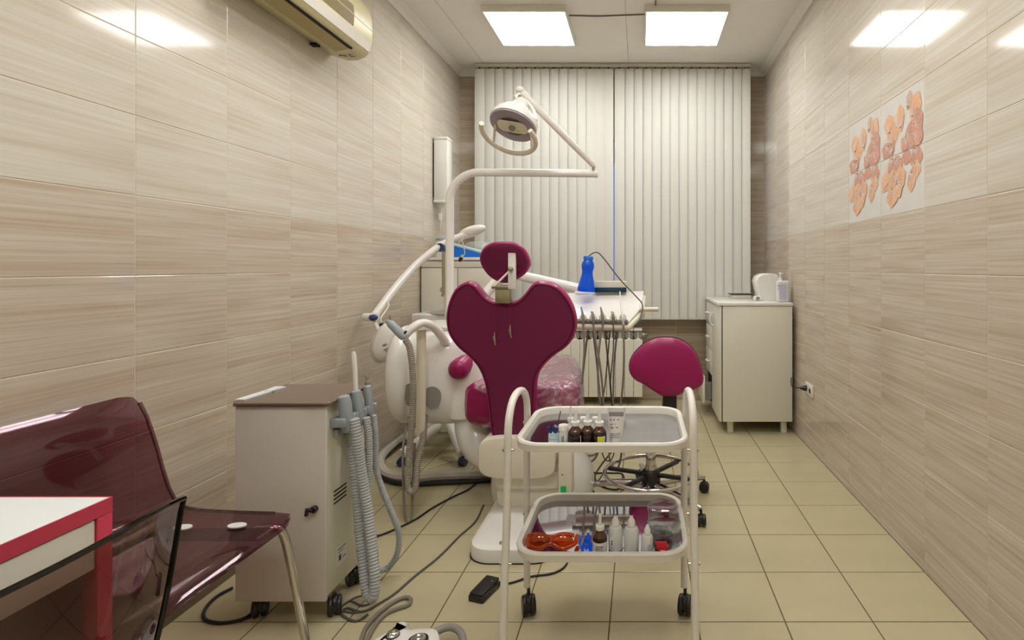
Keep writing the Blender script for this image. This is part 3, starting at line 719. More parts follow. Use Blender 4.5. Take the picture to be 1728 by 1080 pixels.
obj('side_panel', G().box(P(942, 0, 2.46).x, P(965, 0, 2.46).x, 2.46, 2.56, P(0, 840, 2.46).z, P(0, 752, 2.46).z), 'cream_plastic', dc, bevel=.008, seg=3)
obj('power_switch', G().box(P(946, 0, 2.455).x, P(955, 0, 2.455).x, 2.453, 2.462, P(0, 836, 2.455).z, P(0, 821, 2.455).z), 'green_led', dc, bevel=.001, label='small lit green rocker switch')
obj('screw', G().lathe([(.004, 0), (.004, .002)], P(949, 801, 2.46), (0, -1, 0), 12), 'shade_grey', dc)
obj('base_dome', G().ell((-.50, 2.78, .10), .262, .20, .19, n=36, m=16, e=.8), 'white_gloss', dc)
bp = [(x, y, 0.0) for x, y in rrect(-.715, -.345, 2.185, 3.2, .10, 8)]
obj('base_plate', G().pad(bp, (0, 0, 1), [(0, .0), (0, .045), (.004, .055), (.014, .060), (.03, .062)]), 'white_gloss', dc)
obj('column', G().rings([ssection(-.68, -.37, .06, .24, 2.56, .35), ssection(-.66, -.38, .06, .26, 3.0, .35)]), 'cream_plastic', dc)
obj('bolt', G().lathe([(.011, 0), (.011, .006), (.006, .008)], FL(847, 917, .062), (0, 0, 1)), 'satin_metal', dc)
obj('base_seal', G().pad([(x, y, 0) for x, y in rrect(-.718, -.342, 2.182, 3.2, .10, 8)], (0, 0, 1), [(0, 0), (0, .004), (.004, .004)]), 'black_rubber', dc)

# ---------------------------------------------------------------- dental unit (white body left of the chair)
du = thing('dental_unit', 'large rounded white spittoon unit between the dental chair and left wall', 'dental unit', (-1.15, 3.0, 0))
def barrel(cols_, n=40, e=.62):
    R = []
    for z, x0, x1, y0, y1 in cols_:
        r = []
        for k in range(n):
            a = 2*PI*k/n; c_ = math.copysign(abs(math.cos(a))**e, math.cos(a)); s_ = math.copysign(abs(math.sin(a))**e, math.sin(a))
            r.append(Vector(((x0+x1)/2+(x1-x0)/2*c_, (y0+y1)/2+(y1-y0)/2*s_, z)))
        R.append(r)
    return R
ub = obj('body', G().rings(barrel([(.375, -1.20, -.93, 2.86, 3.15), (.385, -1.235, -.91, 2.83, 3.18), (.44, -1.29, -.90, 2.79, 3.22), (.55, -1.315, -.90, 2.77, 3.25), (.68, -1.315, -.90, 2.77, 3.25), (.78, -1.28, -.90, 2.79, 3.22), (.85, -1.235, -.93, 2.83, 3.18), (.875, -1.19, -.96, 2.90, 3.12)])), 'white_gloss', du)
obj('side_shell', G().ell((-1.262, 2.93, .63), .085, .20, .262, n=32, m=20, e=.9), 'white_gloss', du)
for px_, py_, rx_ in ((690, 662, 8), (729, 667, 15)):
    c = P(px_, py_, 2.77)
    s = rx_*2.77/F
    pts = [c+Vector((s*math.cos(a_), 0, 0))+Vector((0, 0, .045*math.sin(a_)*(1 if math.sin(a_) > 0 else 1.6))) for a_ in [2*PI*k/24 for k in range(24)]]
    obj('recess_shade', G().prism(pts, (0, .05, 0)), 'shade_grey', ub)  # flat grey ovals paint the shade of the hand openings
obj('side_cover', G().rings(barrel([(.40, -1.0, -.84, 2.80, 3.15), (.42, -1.01, -.82, 2.78, 3.17), (.62, -1.01, -.82, 2.80, 3.17), (.72, -1.0, -.84, 2.84, 3.15)], e=.45)), 'white_paint', du)
obj('cuspidor_top', G().rings(barrel([(.86, -1.20, -.95, 2.88, 3.14), (.885, -1.22, -.93, 2.86, 3.16), (.90, -1.21, -.94, 2.87, 3.15)])), 'white_gloss', du)
obj('elbow', G().tube(catmull([P(803, 640, 2.95), P(800, 680, 2.92), P(800, 720, 2.88), P(812, 752, 2.84), P(838, 768, 2.80)], .03), .098, 24), 'white_gloss', du)
# holder arm with vertical bar
ha = obj('holder_arm', G().tube(catmull([P(752, 578, 2.80), P(735, 555, 2.74), P(715, 545, 2.68), P(695, 554, 2.64), P(678, 572, 2.62)], .012), [.03]*3+[.026]*60 if False else .026, 16, sy=.8), 'white_gloss', du)
obj('arm_slot', G().obox(P(683, 562, 2.595), .008, .01, .024, Matrix.Rotation(.6, 3, 'Y')), 'dark_gap', ha)
obj('arm_post', G().tube(catmull([P(711, 556, 2.72), P(711, 640, 2.72), P(710, 705, 2.72), P(709, 728, 2.72), P(709, 735, 2.72)], .015), [.024]*1+[.024]*200 if False else .024, 16, sy=.7), 'cream_plastic', du)
sg = thing('suction_handpiece', 'grey suction handpiece in the white holder arm of the dental unit', 'handpiece', P(665, 552, 2.6))
obj('grip', G().tube([P(682, 570, 2.60), P(676, 563, 2.60), P(660, 547, 2.60), P(654, 541, 2.60)], [.018, .021, .019, .012], 14), 'grey_plastic', sg)
obj('nozzle', G().tube([P(656, 543, 2.60), P(659, 533, 2.60)], .006, 8).tube([P(663, 547, 2.60), P(661, 540, 2.6), P(657, 534, 2.60)], .004, 8), 'satin_metal', sg)
obj('hose', hose([P(684, 573, 2.60), P(692, 590, 2.60), P(697, 640, 2.60), P(696, 700, 2.60), P(691, 760, 2.60), P(688, 812, 2.58), P(693, 830, 2.56), P(701, 822, 2.58), P(705, 780, 2.62), P(714, 738, 2.70), P(716, 700, 2.80)], .0165, .009), 'taupe_hose', sg)
obj('thin_hose', wire([P(686, 720, 2.66), P(680, 760, 2.6), P(681, 830, 2.58), P(684, 872, 2.55), P(689, 890, 2.54), P(694, 878, 2.55), P(696, 830, 2.6), P(700, 745, 2.66)], .006), 'thin_hose', sg)

# ---------------------------------------------------------------- operating lamp
YL = 3.18
pl = thing('operating_lamp', 'white dental operating lamp on a tall bent pole with a U-shaped handle', 'lamp', (P(759, 0, YL).x, YL, .85))
xp = P(759, 0, YL).x; zt_ = P(0, 291, YL).z; r_ = .17
pts = [(xp, YL, .86), (xp, YL, 1.2), (xp, YL, zt_-r_)]
pts += [(xp+r_-r_*math.cos(math.radians(a)), YL, zt_-r_+r_*math.sin(math.radians(a))) for a in range(10, 91, 10)]
pts += [(xp+.4, YL, zt_-.002), tuple(P(1009, 293, YL))]
obj('pole', G().tube(pts, .0235, 20), 'white_gloss', pl)
e0 = P(1004, 282, YL); e1 = P(877, 153, 2.95)
am = obj('arm', G().tube([e0, e0.lerp(e1, .04), e0.lerp(e1, .5), e0.lerp(e1, .96), e1], [.011, .0165, .0185, .0205, .016], 16), 'white_paint', pl)
obj('joint', G().cyl(P(1002, 290, YL), P(1002, 276, YL), .010), 'white_paint', am)
obj('joint', G().ell(P(877, 152, 2.95), .024, .024, .02), 'white_paint', am)
obj('pivot_cap', G().cyl(P(1001, 284, YL-.03), P(1001, 284, YL+.02), .009), 'shade_grey', am)
obj('pivot_cap', G().cyl(P(877, 163, 2.92), P(877, 163, 2.96), .011), 'shade_grey', am)
hc = P(866, 211, 2.88); n = Vector((-.20, -.43, -.88)).normalized(); up = -n
head = obj('lamp_head', G().lathe([(.118, -.004), (.129, 0), (.130, .012), (.126, .035), (.108, .062), (.078, .090), (.056, .120), (.044, .155), (.034, .17), (.01, .174)], hc, up, 40), 'white_gloss', pl)
obj('face_ring', G().lathe([(.124, -.004), (.124, -.010), (.118, -.013), (.070, -.010), (.068, -.004)], hc, up, 40), 'face_ring', head)
# reflector window: squarish
ax = up.cross(Vector((1, 0, 0))).normalized(); bx = ax.cross(up).normalized()
rp = [hc-up*.0125+bx*x+ax*y for x, y in rrect(-.082, .082, -.045, .045, .035, 6)]
obj('reflector', G().prism(rp, -up*.003), 'reflector', head)
obj('bulb_shield', G().lathe([(.016, 0), (.018, -.012), (.010, -.02)], hc-up*.0155, up, 20), 'shade_grey', head)
obj('bulb', G().lathe([(.008, 0), (.008, -.004)], hc-up*.0157+bx*.025+ax*.026, up, 12), 'label_yellow', head)
hcn = hc+n*.055+Vector((-.008, 0, -.012))
hp = []
for a in range(-205, 30, 8):
    A = math.radians(a); hp.append(hcn+bx*.147*math.cos(A)-ax*.15*math.sin(A))
hn = obj('handle', G().tube(hp, .0135, 14), 'cream_plastic', head)
for s in (-1, 1):
    obj('handle_strut', G().cyl(hc+bx*.10*s, hcn+bx*.11*s+ax*(.10), .007), 'cream_plastic', hn)
yk = [P(877, 163, 2.93), P(890, 172, 2.92), P(900, 185, 2.90), P(903, 200, 2.88)]
obj('yoke', G().tube(catmull(yk, .01), .008, 10).ell(P(902, 202, 2.88), .018, .02, .016).tube([P(870, 166, 2.93), P(878, 160, 2.94)], .016, 12), 'white_gloss', head)

# ---------------------------------------------------------------- whitening lamp on castor stand
WXc, WYc = -1.262, 3.52
wl_ = thing('whitening_lamp', 'white teeth-whitening lamp on a five-legged castor stand with a curved arm', 'lamp', (WXc, WYc, 0))
for i, a in enumerate((234, 306, 18, 90, 162)):
    A = math.radians(a); c_, s_ = math.cos(A), math.sin(A)
    obj('leg', G().tube(catmull([(WXc+.03*c_, WYc+.03*s_, .19), (WXc+.12*c_, WYc+.12*s_, .16), (WXc+.24*c_, WYc+.24*s_, .10), (WXc+.315*c_, WYc+.315*s_, .072)], .02), .031, 14), 'white_gloss', wl_)
    castor((WXc+.315*c_, WYc+.315*s_, 0), .026, wl_, mat='dark_blue', ang=A+.7, top=.06)
obj('column_foot', G().lathe([(.05, 0), (.075, .01), (.07, .05), (.045, .16), (.035, .36), (.03, .40)], (WXc, WYc, .14)), 'white_gloss', wl_)
obj('post', G().cyl((WXc, WYc, .45), (WXc, WYc, 1.33), .018), 'white_gloss', wl_)
arm = [P(800, 393, 3.62), P(770, 402, 3.56), P(745, 414, 3.50), P(715, 436, 3.42), P(688, 462, 3.34), P(660, 495, 3.24), P(640, 522, 3.16), P(631, 535, 3.12)]
ar_ = obj('arm', G().tube(catmull(arm, .02), .024, 16), 'white_gloss', wl_)
Mh = Matrix.Rotation(math.radians(-17), 3, 'Y')
obj('grip', G().ell(P(797, 390, 3.61), .095, .045, .036, Mh), 'white_gloss', ar_)
obj('arm_joint', G().cyl(P(747, 418, 3.52)+Vector((0, -.05, 0)), P(747, 418, 3.52)+Vector((0, .05, 0)), .028), 'dark_blue', ar_)
obj('end_joint', G().cyl(P(616, 535, 3.12), P(634, 535, 3.08), .024), 'white_gloss', ar_)
obj('blue_knob', G().ell(P(630, 536, 3.06), .026, .02, .019), 'dark_blue', ar_)
obj('blue_knob', G().ell(P(614, 535, 3.12), .012, .02, .018), 'dark_blue', ar_)
Mh = Matrix.Rotation(math.radians(18), 3, 'Y')
hd_ = obj('lamp_head', G().ell(P(652, 577, 3.04), .068, .05, .112, Mh, n=28, m=18, e=.85), 'white_gloss', wl_)
obj('rear_shell', G().ell(P(647, 580, 3.09), .070, .04, .115, Mh, n=28, m=18), 'cream_plastic', hd_)
obj('neck', G().tube([P(632, 541, 3.08), P(637, 553, 3.06), P(641, 560, 3.05)], .010, 10), 'white_gloss', hd_)
obj('cable', wire([P(643, 548, 3.05), P(642, 538, 3.06), P(649, 527, 3.1), P(656, 515, 3.15), P(652, 508, 3.2)], .005), 'cable_white', hd_)
obj('cable_gland', G().cyl(P(643, 550, 3.05), P(644, 545, 3.05), .010), 'black_plastic', hd_)
def on_head(px_, py_): return P(px_, py_, 2.992)
obj('emblem', G().ell(on_head(649, 582), .016, .003, .007, Matrix.Rotation(math.radians(-25), 3, 'Y')), 'satin_metal', hd_)
obj('print', G().obox(on_head(652, 589), .032, .002, .004, Matrix.Rotation(math.radians(-25), 3, 'Y')).obox(on_head(653, 593), .014, .002, .004, Matrix.Rotation(math.radians(-25), 3, 'Y')).obox(on_head(658, 598), .03, .002, .0015, Matrix.Rotation(math.radians(-25), 3, 'Y')), 'ink', hd_)
obj('charger', G().tube([P(752, 410, 3.4)+Vector((.08, 0, 0)), P(783, 402, 3.55)], .002, 6), 'cable_white', ar_)
obj('hanging_plug', G().tube(catmull([P(779, 403, 3.56), P(783, 418, 3.54), P(784, 428, 3.54), P(779, 435, 3.54)], .01), .004, 8).tube([P(781, 430, 3.54), P(777, 437, 3.54)], [.006, .016], 8), 'cable_white', ar_)
obj('plug_tip', G().tube([P(779, 434, 3.535), P(775, 441, 3.535)], [.014, .010], 8), 'black_plastic', ar_)
obj('hanging_handle', G().tube(catmull([P(748, 425, 3.46), P(748, 460, 3.46), P(748, 492, 3.46), P(746, 500, 3.46)], .02), [.014]*3+[.008]*30 if False else .009, 10), 'satin_metal', ar_)

# ---------------------------------------------------------------- instrument delivery table
dt = thing('instrument_table', 'white slanted dental instrument table with five hose-fed handpieces', 'instrument table', P(1015, 540, 3.0))
poly = [P(955, 495, 3.22), P(1086, 491, 3.22), P(1083, 519, 3.05), P(1060, 545, 2.90), P(972, 541, 2.90)]
c0 = sum(poly, Vector())/5
body = G().pad(poly, (0, -.35, .93), [(.03, -.055), (.01, -.048), (.001, -.03), (0, -.006), (.003, 0), (.012, 0), (.016, -.003)])
tt = obj('tray_body', body, 'white_gloss', dt)
obj('tray_edge', G().tube([P(1086, 494, 3.22)+Vector((0, 0, -.03)), P(1083, 524, 3.05)+Vector((0, 0, -.02)), P(1060, 547, 2.90)+Vector((0, 0, -.022)), P(972, 544, 2.90)+Vector((0, 0, -.022))], .018, 12), 'cream_plastic', tt)
obj('holder_rail', G().tube([P(966, 541, 2.90), P(1060, 543, 2.90)], .012, 10), 'shade_grey', dt)
obj('handle_bar', G().tube([P(1080, 522, 3.03), P(1111, 522, 3.03)], .012, 14), 'cream_plastic', dt)
obj('support_arm', G().tube(catmull([P(790, 560, 3.2), P(812, 510, 3.3), P(835, 478, 3.36), P(862, 464, 3.36), P(895, 469, 3.33), P(940, 479, 3.3), P(985, 489, 3.27)], .02), .031, 18), 'white_gloss', dt)
obj('arm_block', G().ell(P(985, 500, 3.25), .06, .05, .04, e=.6), 'white_gloss', dt)
hx = [(984, 972, 985), (1001, 1003, 990), (1017, 1012, 1020), (1035, 1033, 1035), (1051, 1052, 1048)]
for i, px_ in enumerate((984, 1001, 1017, 1035, 1051)):
    sk_ = obj('handpiece_holder', G().lathe([(.020, -.01), (.020, .004), (.012, .006)], P(px_, 536, 2.885), (0, -.9, .45), 20), 'label_lilac' if i == 99 else ('unit_grey' if i != 3 else 'cabinet_cream'), dt)
    tip = [P(px_+.5, 546, 2.86), P(px_, 536, 2.85), P(px_-1.5, 527, 2.86), P(px_-3.5, 518 if i in (0, 2) else 526, 2.87)]
    if i == 4: tip = [P(1052, 548, 2.86), P(1051, 538, 2.85), P(1050, 530, 2.86), P(1046, 492, 2.95)]
    obj('handpiece', G().tube(tip, [.0065, .009, .007, .0035] if i != 4 else [.006, .008, .006, .0035], 10), 'satin_metal' if i == 3 else ('shade_grey' if i != 4 else 'white_gloss'), dt)
hs = [[(984, 546, 2.86), (986, 590, 2.84), (982, 650, 2.84), (975, 720, 2.84), (978, 752, 2.86), (990, 768, 2.88), (1008, 762, 2.92), (1015, 720, 3.0), (1010, 640, 3.02), (1002, 570, 3.0), (1001, 552, 2.97)],
      [(1001, 546, 2.86), (1005, 575, 2.85), (1013, 620, 2.84), (1018, 680, 2.84), (1014, 740, 2.86), (1003, 775, 2.9), (985, 772, 2.94), (975, 720, 3.0), (985, 620, 3.02), (993, 552, 2.98)],
      [(1018, 546, 2.86), (1012, 580, 2.85), (1009, 630, 2.84), (1014, 690, 2.84), (1022, 745, 2.86), (1030, 765, 2.9), (1036, 740, 2.95), (1030, 650, 3.0), (1022, 570, 2.98), (1020, 552, 2.96)],
      [(1035, 548, 2.86), (1035, 590, 2.85), (1030, 650, 2.84), (1035, 700, 2.84), (1040, 740, 2.86), (1032, 775, 2.9), (1018, 770, 2.94), (1012, 720, 2.98), (1022, 640, 3.0), (1030, 552, 2.97)],
      [(1052, 548, 2.86), (1053, 600, 2.85), (1051, 650, 2.84), (1046, 700, 2.84), (1050, 750, 2.86), (1042, 790, 2.9), (1028, 770, 2.94), (1034, 700, 2.98), (1036, 620, 3.0), (1042, 552, 2.97)]]
for i, h in enumerate(hs):
    pth = [P(*q) for q in h]
    obj('hose', wire(pth, .0045 if i != 3 else .003, .012) if i == 3 else G().tube(catmull(pth, .015), .0055, 8), 'thin_hose' if i != 3 else 'black_rubber', dt)
# blue bottle with tube
bt = thing('blue_bottle', 'bright blue waisted plastic bottle upside down on the instrument table', 'bottle', P(989, 493, 3.12))
c = P(989, 492, 3.10)
q = [(.050, 0), (.052, .005), (.049, .03), (.041, .065), (.033, .095), (.031, .115), (.036, .138), (.037, .152), (.033, .168), (.026, .178), (.025, .182)]
obj('body', G().lathe(q, c, (.07, 0, 1), 28), 'blue_bottle', bt)
cc = c+Vector((.07, 0, 1)).normalized()*.182
obj('cap', G().lathe([(.028, 0), (.029, .018), (.026, .022), (.004, .023)], cc, (.07, 0, 1), 28), 'bright_blue', bt)
obj('tube', wire([cc+Vector((0, 0, .02)), P(1001, 427, 3.1), P(1010, 427, 3.1), P(1022, 440, 3.1), P(1045, 470, 3.08), P(1075, 502, 3.05), P(1084, 514, 3.03), P(1082, 532, 3.0), P(1074, 547, 2.95), P(1055, 552, 2.9)], .0038, .012), 'cable_grey', bt)
rb = thing('control_box', 'white box with a dark teal front on the instrument table beside the blue bottle', 'control box', P(1031, 494, 3.2))
a = P(1004, 478, 3.17); b = P(1057, 495, 3.17)
obj('housing', G().box(a.x, b.x, 3.17, 3.25, b.z, a.z+.012), 'cream_plastic', rb, bevel=.004)
obj('front_panel', G().box(a.x-.001, b.x+.001, 3.165, 3.172, b.z+.004, P(0, 485, 3.17).z), 'teal_screen', rb, bevel=.001)

# ---------------------------------------------------------------- trolley
TY0, TY1 = 1.55, 1.97; TX0, TX1 = -.372, .145
tr = thing('glass_trolley', 'white tubular two-shelf trolley with mirrored trays on castors', 'trolley', (-.115, 1.75, 0))
def shelf(ztop, mm):
    rim = [(x, y, ztop-.014) for x, y in rrect(TX0, TX1, TY0, TY1, .085, 8)]
    R = []
    pr = [(0, .0), (-.002, .008), (.001, .0135), (.008, .0145), (.015, .012), (.017, .004), (.017, -.012), (.010, -.0155), (.002, -.013)]
    N = Vector((0, 0, 1)); n = len(rim); g = G(); rv = [Vector(p) for p in rim]
    for i in range(n):
        t = (rv[(i+1) % n]-rv[i-1]).normalized(); inn = N.cross(t)
        R.append([rv[i]+inn*a+N*b for a, b in pr])
    g.rings(R, closed=True)
    o = obj('shelf_rim', g, 'white_paint', tr)
    m = G().prism([(x, y, ztop-.030) for x, y in rrect(TX0+.012, TX1-.012, TY0+.012, TY1-.012, .075, 8)], (0, 0, .006))
    obj('mirror_shelf', m, mm, o, False)
    return ztop-.024
ZU = shelf(.700, 'mirror_dusty'); ZLw = shelf(.383, 'mirror')
for s, x in ((0, -.388), (1, .157)):
    pts = [(x, 1.515, .03), (x, 1.517, .06), (x, 1.535, .28), (x, 1.568, .50), (x, 1.578, .66)]
    pts += [(x, 1.665-.085*math.cos(math.radians(a)), .72+.085*math.sin(math.radians(a))) for a in (10, 35, 62, 90, 118, 145, 170)] if False else \
           [(x, 1.58, .72), (x, 1.595, .765), (x, 1.635, .80), (x, 1.70, .812), (x, 1.775, .80), (x, 1.83, .765), (x, 1.85, .70), (x-.004, 1.86, .5), (x-.004, 1.865, .10)]
    obj('side_frame', G().tube(catmull(pts, .02), .0115, 12), 'white_paint', tr)
    if s == 0: sgn = 1
    else: sgn = -1
    for z in (.672, .355):
        for yy in (1.579 if z > .5 else 1.547, 1.86):
            obj('bolt', G().cyl((x-sgn*.013, yy, z), (x+sgn*.018, yy, z), .004, 10).lathe([(.007, 0), (.006, .004), (.003, .006)], (x-sgn*.011, yy, z), (-sgn, 0, 0), 12), 'chrome', tr)
    castor((x, 1.872, 0), .033, tr, ang=math.radians(20 if s == 0 else -15), top=.115)
    castor((x, 1.515, 0), .026, tr, ang=math.radians(10), top=.045)

# things on the trolley
def bottle_small(x, y, z, label, name='dropper_bottle', r=.0215, h=.050, group=None, tipped=True, body='amber_dark', cap='white_gloss'):
    t = thing(name, label, 'bottle', (x, y, z), group)
    obj('body', G().lathe([(r*.9, 0), (r, .003), (r, h*.8), (r*.82, h*.93), (r*.45, h*1.12), (r*.42, h*1.2)], (x, y, z+.0005), n=20), body, t)
    if body == 'amber_dark': obj('shoulder', G().lathe([(r*1.005, 0), (r*.83, h*.14), (r*.47, h*.33), (r*.44, h*.38)], (x, y, z+h*.80), n=20), 'amber_neck', t)
    zc_ = z+h*1.2
    obj('cap', G().lathe([(r*.62, 0), (r*.64, .002), (r*.64, .011), (r*.55, .013)], (x, y, zc_), n=20), cap, t)
    if tipped: obj('dropper_tip', G().lathe([(r*.30, 0), (r*.26, .004), (r*.20, .03), (r*.12, .034)], (x, y, zc_+.0125), n=12), 'milky_plastic', t)
    return t
z = ZU+.0005
b1 = bottle_small(-.193, 1.605, z, 'brown dropper bottle on the upper tray, leftmost of three')
b2 = bottle_small(-.157, 1.612, z, 'brown dropper bottle on the upper tray, middle of three')
b3 = bottle_small(-.121, 1.603, z, 'brown dropper bottle with a yellow label on the upper tray')
for b in (b1, b2, b3): b['group'] = 'brown dropper bottles on the upper tray'
obj('label_panel', G().box(-.125, -.108, 1.5805, 1.5825, z+.008, z+.033), 'label_yellow', b3, False)
obj('label_panel', G().box(-.1085, -.103, 1.5812, 1.584, z+.008, z+.034), 'label_lilac', b3, False)
obj('label_panel', G().box(-.176, -.1745, 1.588, 1.5905, z+.006, z+.034), 'label_white', b2, False)
for x, y, l in ((-.214, 1.66, 'small white bottle with pointed tip behind the left brown bottle'), (-.176, 1.665, 'small white-capped bottle seen between the left and middle brown bottles'), (-.139, 1.665, 'small white-capped bottle seen between the middle and yellow-labelled brown bottles')):
    bottle_small(x, y, z, l, 'small_bottle', r=.016, h=.046, tipped=(x == -.214), body='milky_plastic', group='small white bottles on the upper tray')
wt = thing('white_cylinder_bottle', 'white cylindrical bottle with ribbed cap beside the left brown bottle', 'bottle', (-.228, 1.60, z))
obj('body', G().lathe([(.0135, 0), (.014, .002), (.014, .044), (.013, .046)], (-.228, 1.60, z)), 'milky_plastic', wt)
obj('cap', G().lathe([(.0148, 0), (.015, .002), (.015, .014), (.013, .017)], (-.228, 1.60, z+.0465)), 'white_gloss', wt)
obj('print', G().box(-.231, -.229, 1.5853, 1.587, z+.01, z+.032).box(-.227, -.225, 1.5853, 1.587, z+.01, z+.035), 'ink', wt, False)
bx_ = thing('brush_box', 'pale blue printed box holding dark blue tips on the upper tray', 'box', (-.256, 1.61, z))
obj('box', G().box(-.272, -.241, 1.592, 1.616, z, z+.038), 'pale_blue', bx_, bevel=.002)
obj('print', G().box(-.268, -.245, 1.5905, 1.5925, z+.008, z+.018).box(-.268, -.25, 1.5905, 1.5925, z+.024, z+.031), 'label_white', bx_, False)
for i, (dx, dy, tl) in enumerate(((-.264, 1.60, -.25), (-.258, 1.609, .2), (-.252, 1.60, .1), (-.246, 1.608, .5))):
    obj('brush_tip', G().tube([(dx, dy, z+.03), (dx+.012*tl, dy, z+.048), (dx+.03*tl, dy-.002, z+.058)], [.0025, .005, .0055], 8), 'blue_cap', bx_)
tag(obj('probe', G().tube([P(941, 716, 1.63), P(946, 694, 1.66)], .0016, 6), 'black_plastic', loc=P(941, 716, 1.63)), 'thin black probe standing behind the white cylindrical bottle', 'tool')
tb = thing('paste_tube', 'white printed paste tube standing on its cap on the upper tray', 'tube', (-.075, 1.60, z))
R = []
for h, a, b in ((.012, .017, .017), (.02, .018, .0175), (.05, .021, .014), (.08, .0245, .008), (.100, .0265, .0025), (.114, .027, .002)):
    R.append([Vector((-.073+.03*h+a*math.cos(2*PI*k/24), 1.60+b*math.sin(2*PI*k/24), z+h)) for k in range(24)])
obj('tube_body', G().rings(R), 'label_white', tb)
obj('cap', G().lathe([(.015, 0), (.016, .002), (.016, .012), (.014, .013)], (-.073, 1.60, z)), 'milky_plastic', tb)
def yb(h): return 1.60-(.0175-.0155*max(0, h-.02)/.08)-.0012
pr_ = G()
for h, x0, x1, th in ((.090, -.092, -.049, .012), (.078, -.090, -.084, .004), (.078, -.080, -.074, .004), (.078, -.068, -.062, .004), (.066, -.090, -.080, .003), (.066, -.076, -.070, .003), (.055, -.088, -.078, .005), (.055, -.073, -.065, .005), (.040, -.088, -.058, .0015), (.035, -.088, -.062, .0015), (.030, -.088, -.06, .0015)):
    pr_.box(x0, x1, yb(h)-.0006, yb(h)+.004, z+h, z+h+th)
obj('print', pr_, 'face_ring', tb, False)
# lower shelf
z = ZLw+.0005
gg = thing('safety_goggles', 'orange transparent safety goggles on the lower tray', 'goggles', (-.27, 1.62, z))
c = Vector((-.268, 1.625, z+.026))
for s in (-1, 1):
    pts = [c+Vector((s*.034+.033*math.cos(a)*(1), -.012+.012*math.cos(a)**2*0, .021*math.sin(a))) for a in [2*PI*k/20 for k in range(20)]]
    obj('lens', G().pad(pts, (0, -1, .3), [(.004, -.012), (0, -.008), (0, .002), (.004, .006), (.016, .008)]), 'amber_goggle', gg)
obj('frame', G().tube(catmull([c+Vector((-.075, .035, -.008)), c+Vector((-.070, -.004, -.010)), c+Vector((-.035, -.020, -.017)), c+Vector((0, -.016, -.004)), c+Vector((.035, -.020, -.017)), c+Vector((.070, -.004, -.010)), c+Vector((.075, .035, -.008))], .006), .0075, 10), 'amber_goggle', gg)
obj('brow', G().tube(catmull([c+Vector((-.068, .0, .012)), c+Vector((-.035, -.012, .022)), c+Vector((0, -.010, .012)), c+Vector((.035, -.012, .022)), c+Vector((.068, 0, .012))], .006), .006, 8), 'amber_goggle', gg)
bd = bottle_small(-.119, 1.60, z, 'brown dropper bottle with a white label on the lower tray', r=.0215, h=.058)
obj('label_panel', G().lathe([(.0218, .004), (.0220, .005), (.0220, .036), (.0218, .037)], (-.119, 1.60, z), n=24), 'label_white', bd)
obj('print', G().box(-.130, -.108, 1.5775, 1.580, z+.026, z+.028).box(-.130, -.112, 1.5775, 1.580, z+.020, z+.0215).box(-.130, -.108, 1.5775, 1.580, z+.014, z+.0155), 'ink', bd, False)
def squeeze(x, y, r, h, label, tilt=0):
    t = thing('squeeze_bottle', label, 'bottle', (x, y, z), 'translucent white bottles on the lower tray')
    obj('body', G().lathe([(r*.95, 0), (r, .003), (r, h*.86), (r*.85, h*.96), (r*.5, h), (r*.45, h*1.04)], (x, y, z), (tilt, 0, 1), 22), 'milky_plastic', t)
    obj('cap', G().lathe([(r*.55, 0), (r*.55, .012), (r*.35, .020), (r*.2, .026)], Vector((x, y, z))+Vector((tilt, 0, 1)).normalized()*h*1.04, (tilt, 0, 1), 18), 'white_gloss', t)
    return t
s1 = squeeze(-.074, 1.625, .0215, .068, 'translucent white bottle with a small printed label beside the brown one')
obj('label_panel', G().box(-.090, -.077, 1.6015, 1.6045, z+.018, z+.042), 'label_white', s1, False)
obj('print', G().box(-.086, -.082, 1.600, 1.6025, z+.030, z+.034).box(-.086, -.082, 1.600, 1.6025, z+.022, z+.027), 'ink', s1, False)
s2 = squeeze(-.026, 1.62, .0225, .068, 'plain translucent white bottle, middle of the three')
s3 = squeeze(.020, 1.605, .0175, .052, 'smaller translucent white bottle beside the red packet', .03)
obj('print', G().box(.024, .029, 1.586, 1.5885, z+.010, z+.030), 'label_lilac', s3, False)
tag(obj('wooden_stick', G().tube([(-.115, 1.60, z+.1085), (-.02, 1.618, z+.1005)], .0012, 6), 'cable_white', loc=(-.07, 1.61, z+.1)), 'thin white stick lying across the bottle tops on the lower tray', 'stick')
def dish(x, y, h, label):
    t = thing('glass_dish', label, 'dish', (x, y, z), 'round glass dishes on the lower tray')
    r = .050
    obj('dish_wall', G().lathe([(r-.003, .002), (r, 0), (r, h), (r-.0025, h+.001), (r-.003, h-.002), (r-.003, .004), (.01, .004)], (x, y, z), n=36), 'petri_glass', t)
    obj('lid', G().lathe([(r+.003, -.012), (r+.003, .002), (r-.001, .004), (.004, .004), (.004, .003), (r+.0005, .001), (r+.0005, -.012)], (x, y, z+h+.002), n=36), 'petri_glass', t)
    return t
d1 = dish(.078, 1.82, .038, 'round lidded glass dish at the back right corner of the lower tray')
d2 = dish(.075, 1.685, .046, 'round lidded glass dish behind the red packet, holding dark discs')
obj('disc', G().lathe([(.030, 0), (.030, .006), (.026, .007)], (.072, 1.685, z+.018), n=24).lathe([(.020, 0), (.020, .006)], (.066, 1.68, z+.030), n=24), 'face_ring', d2)
obj('bur', G().tube([(.05, 1.80, z+.01), (.08, 1.84, z+.012)], .004, 8).tube([(.09, 1.80, z+.01), (.10, 1.84, z+.012)], .004, 8), 'satin_metal', d1)
rp_ = thing('red_packet', 'small red printed packet at the front right of the lower tray', 'packet', (.062, 1.585, z))
obj('packet', G().prism([(.045, 1.588, z+.034), (.079, 1.588, z+.034), (.084, 1.588, z+.018), (.067, 1.584, z+.002), (.054, 1.584, z+.010)], (0, .012, 0)), 'red_box', rp_, bevel=.001)
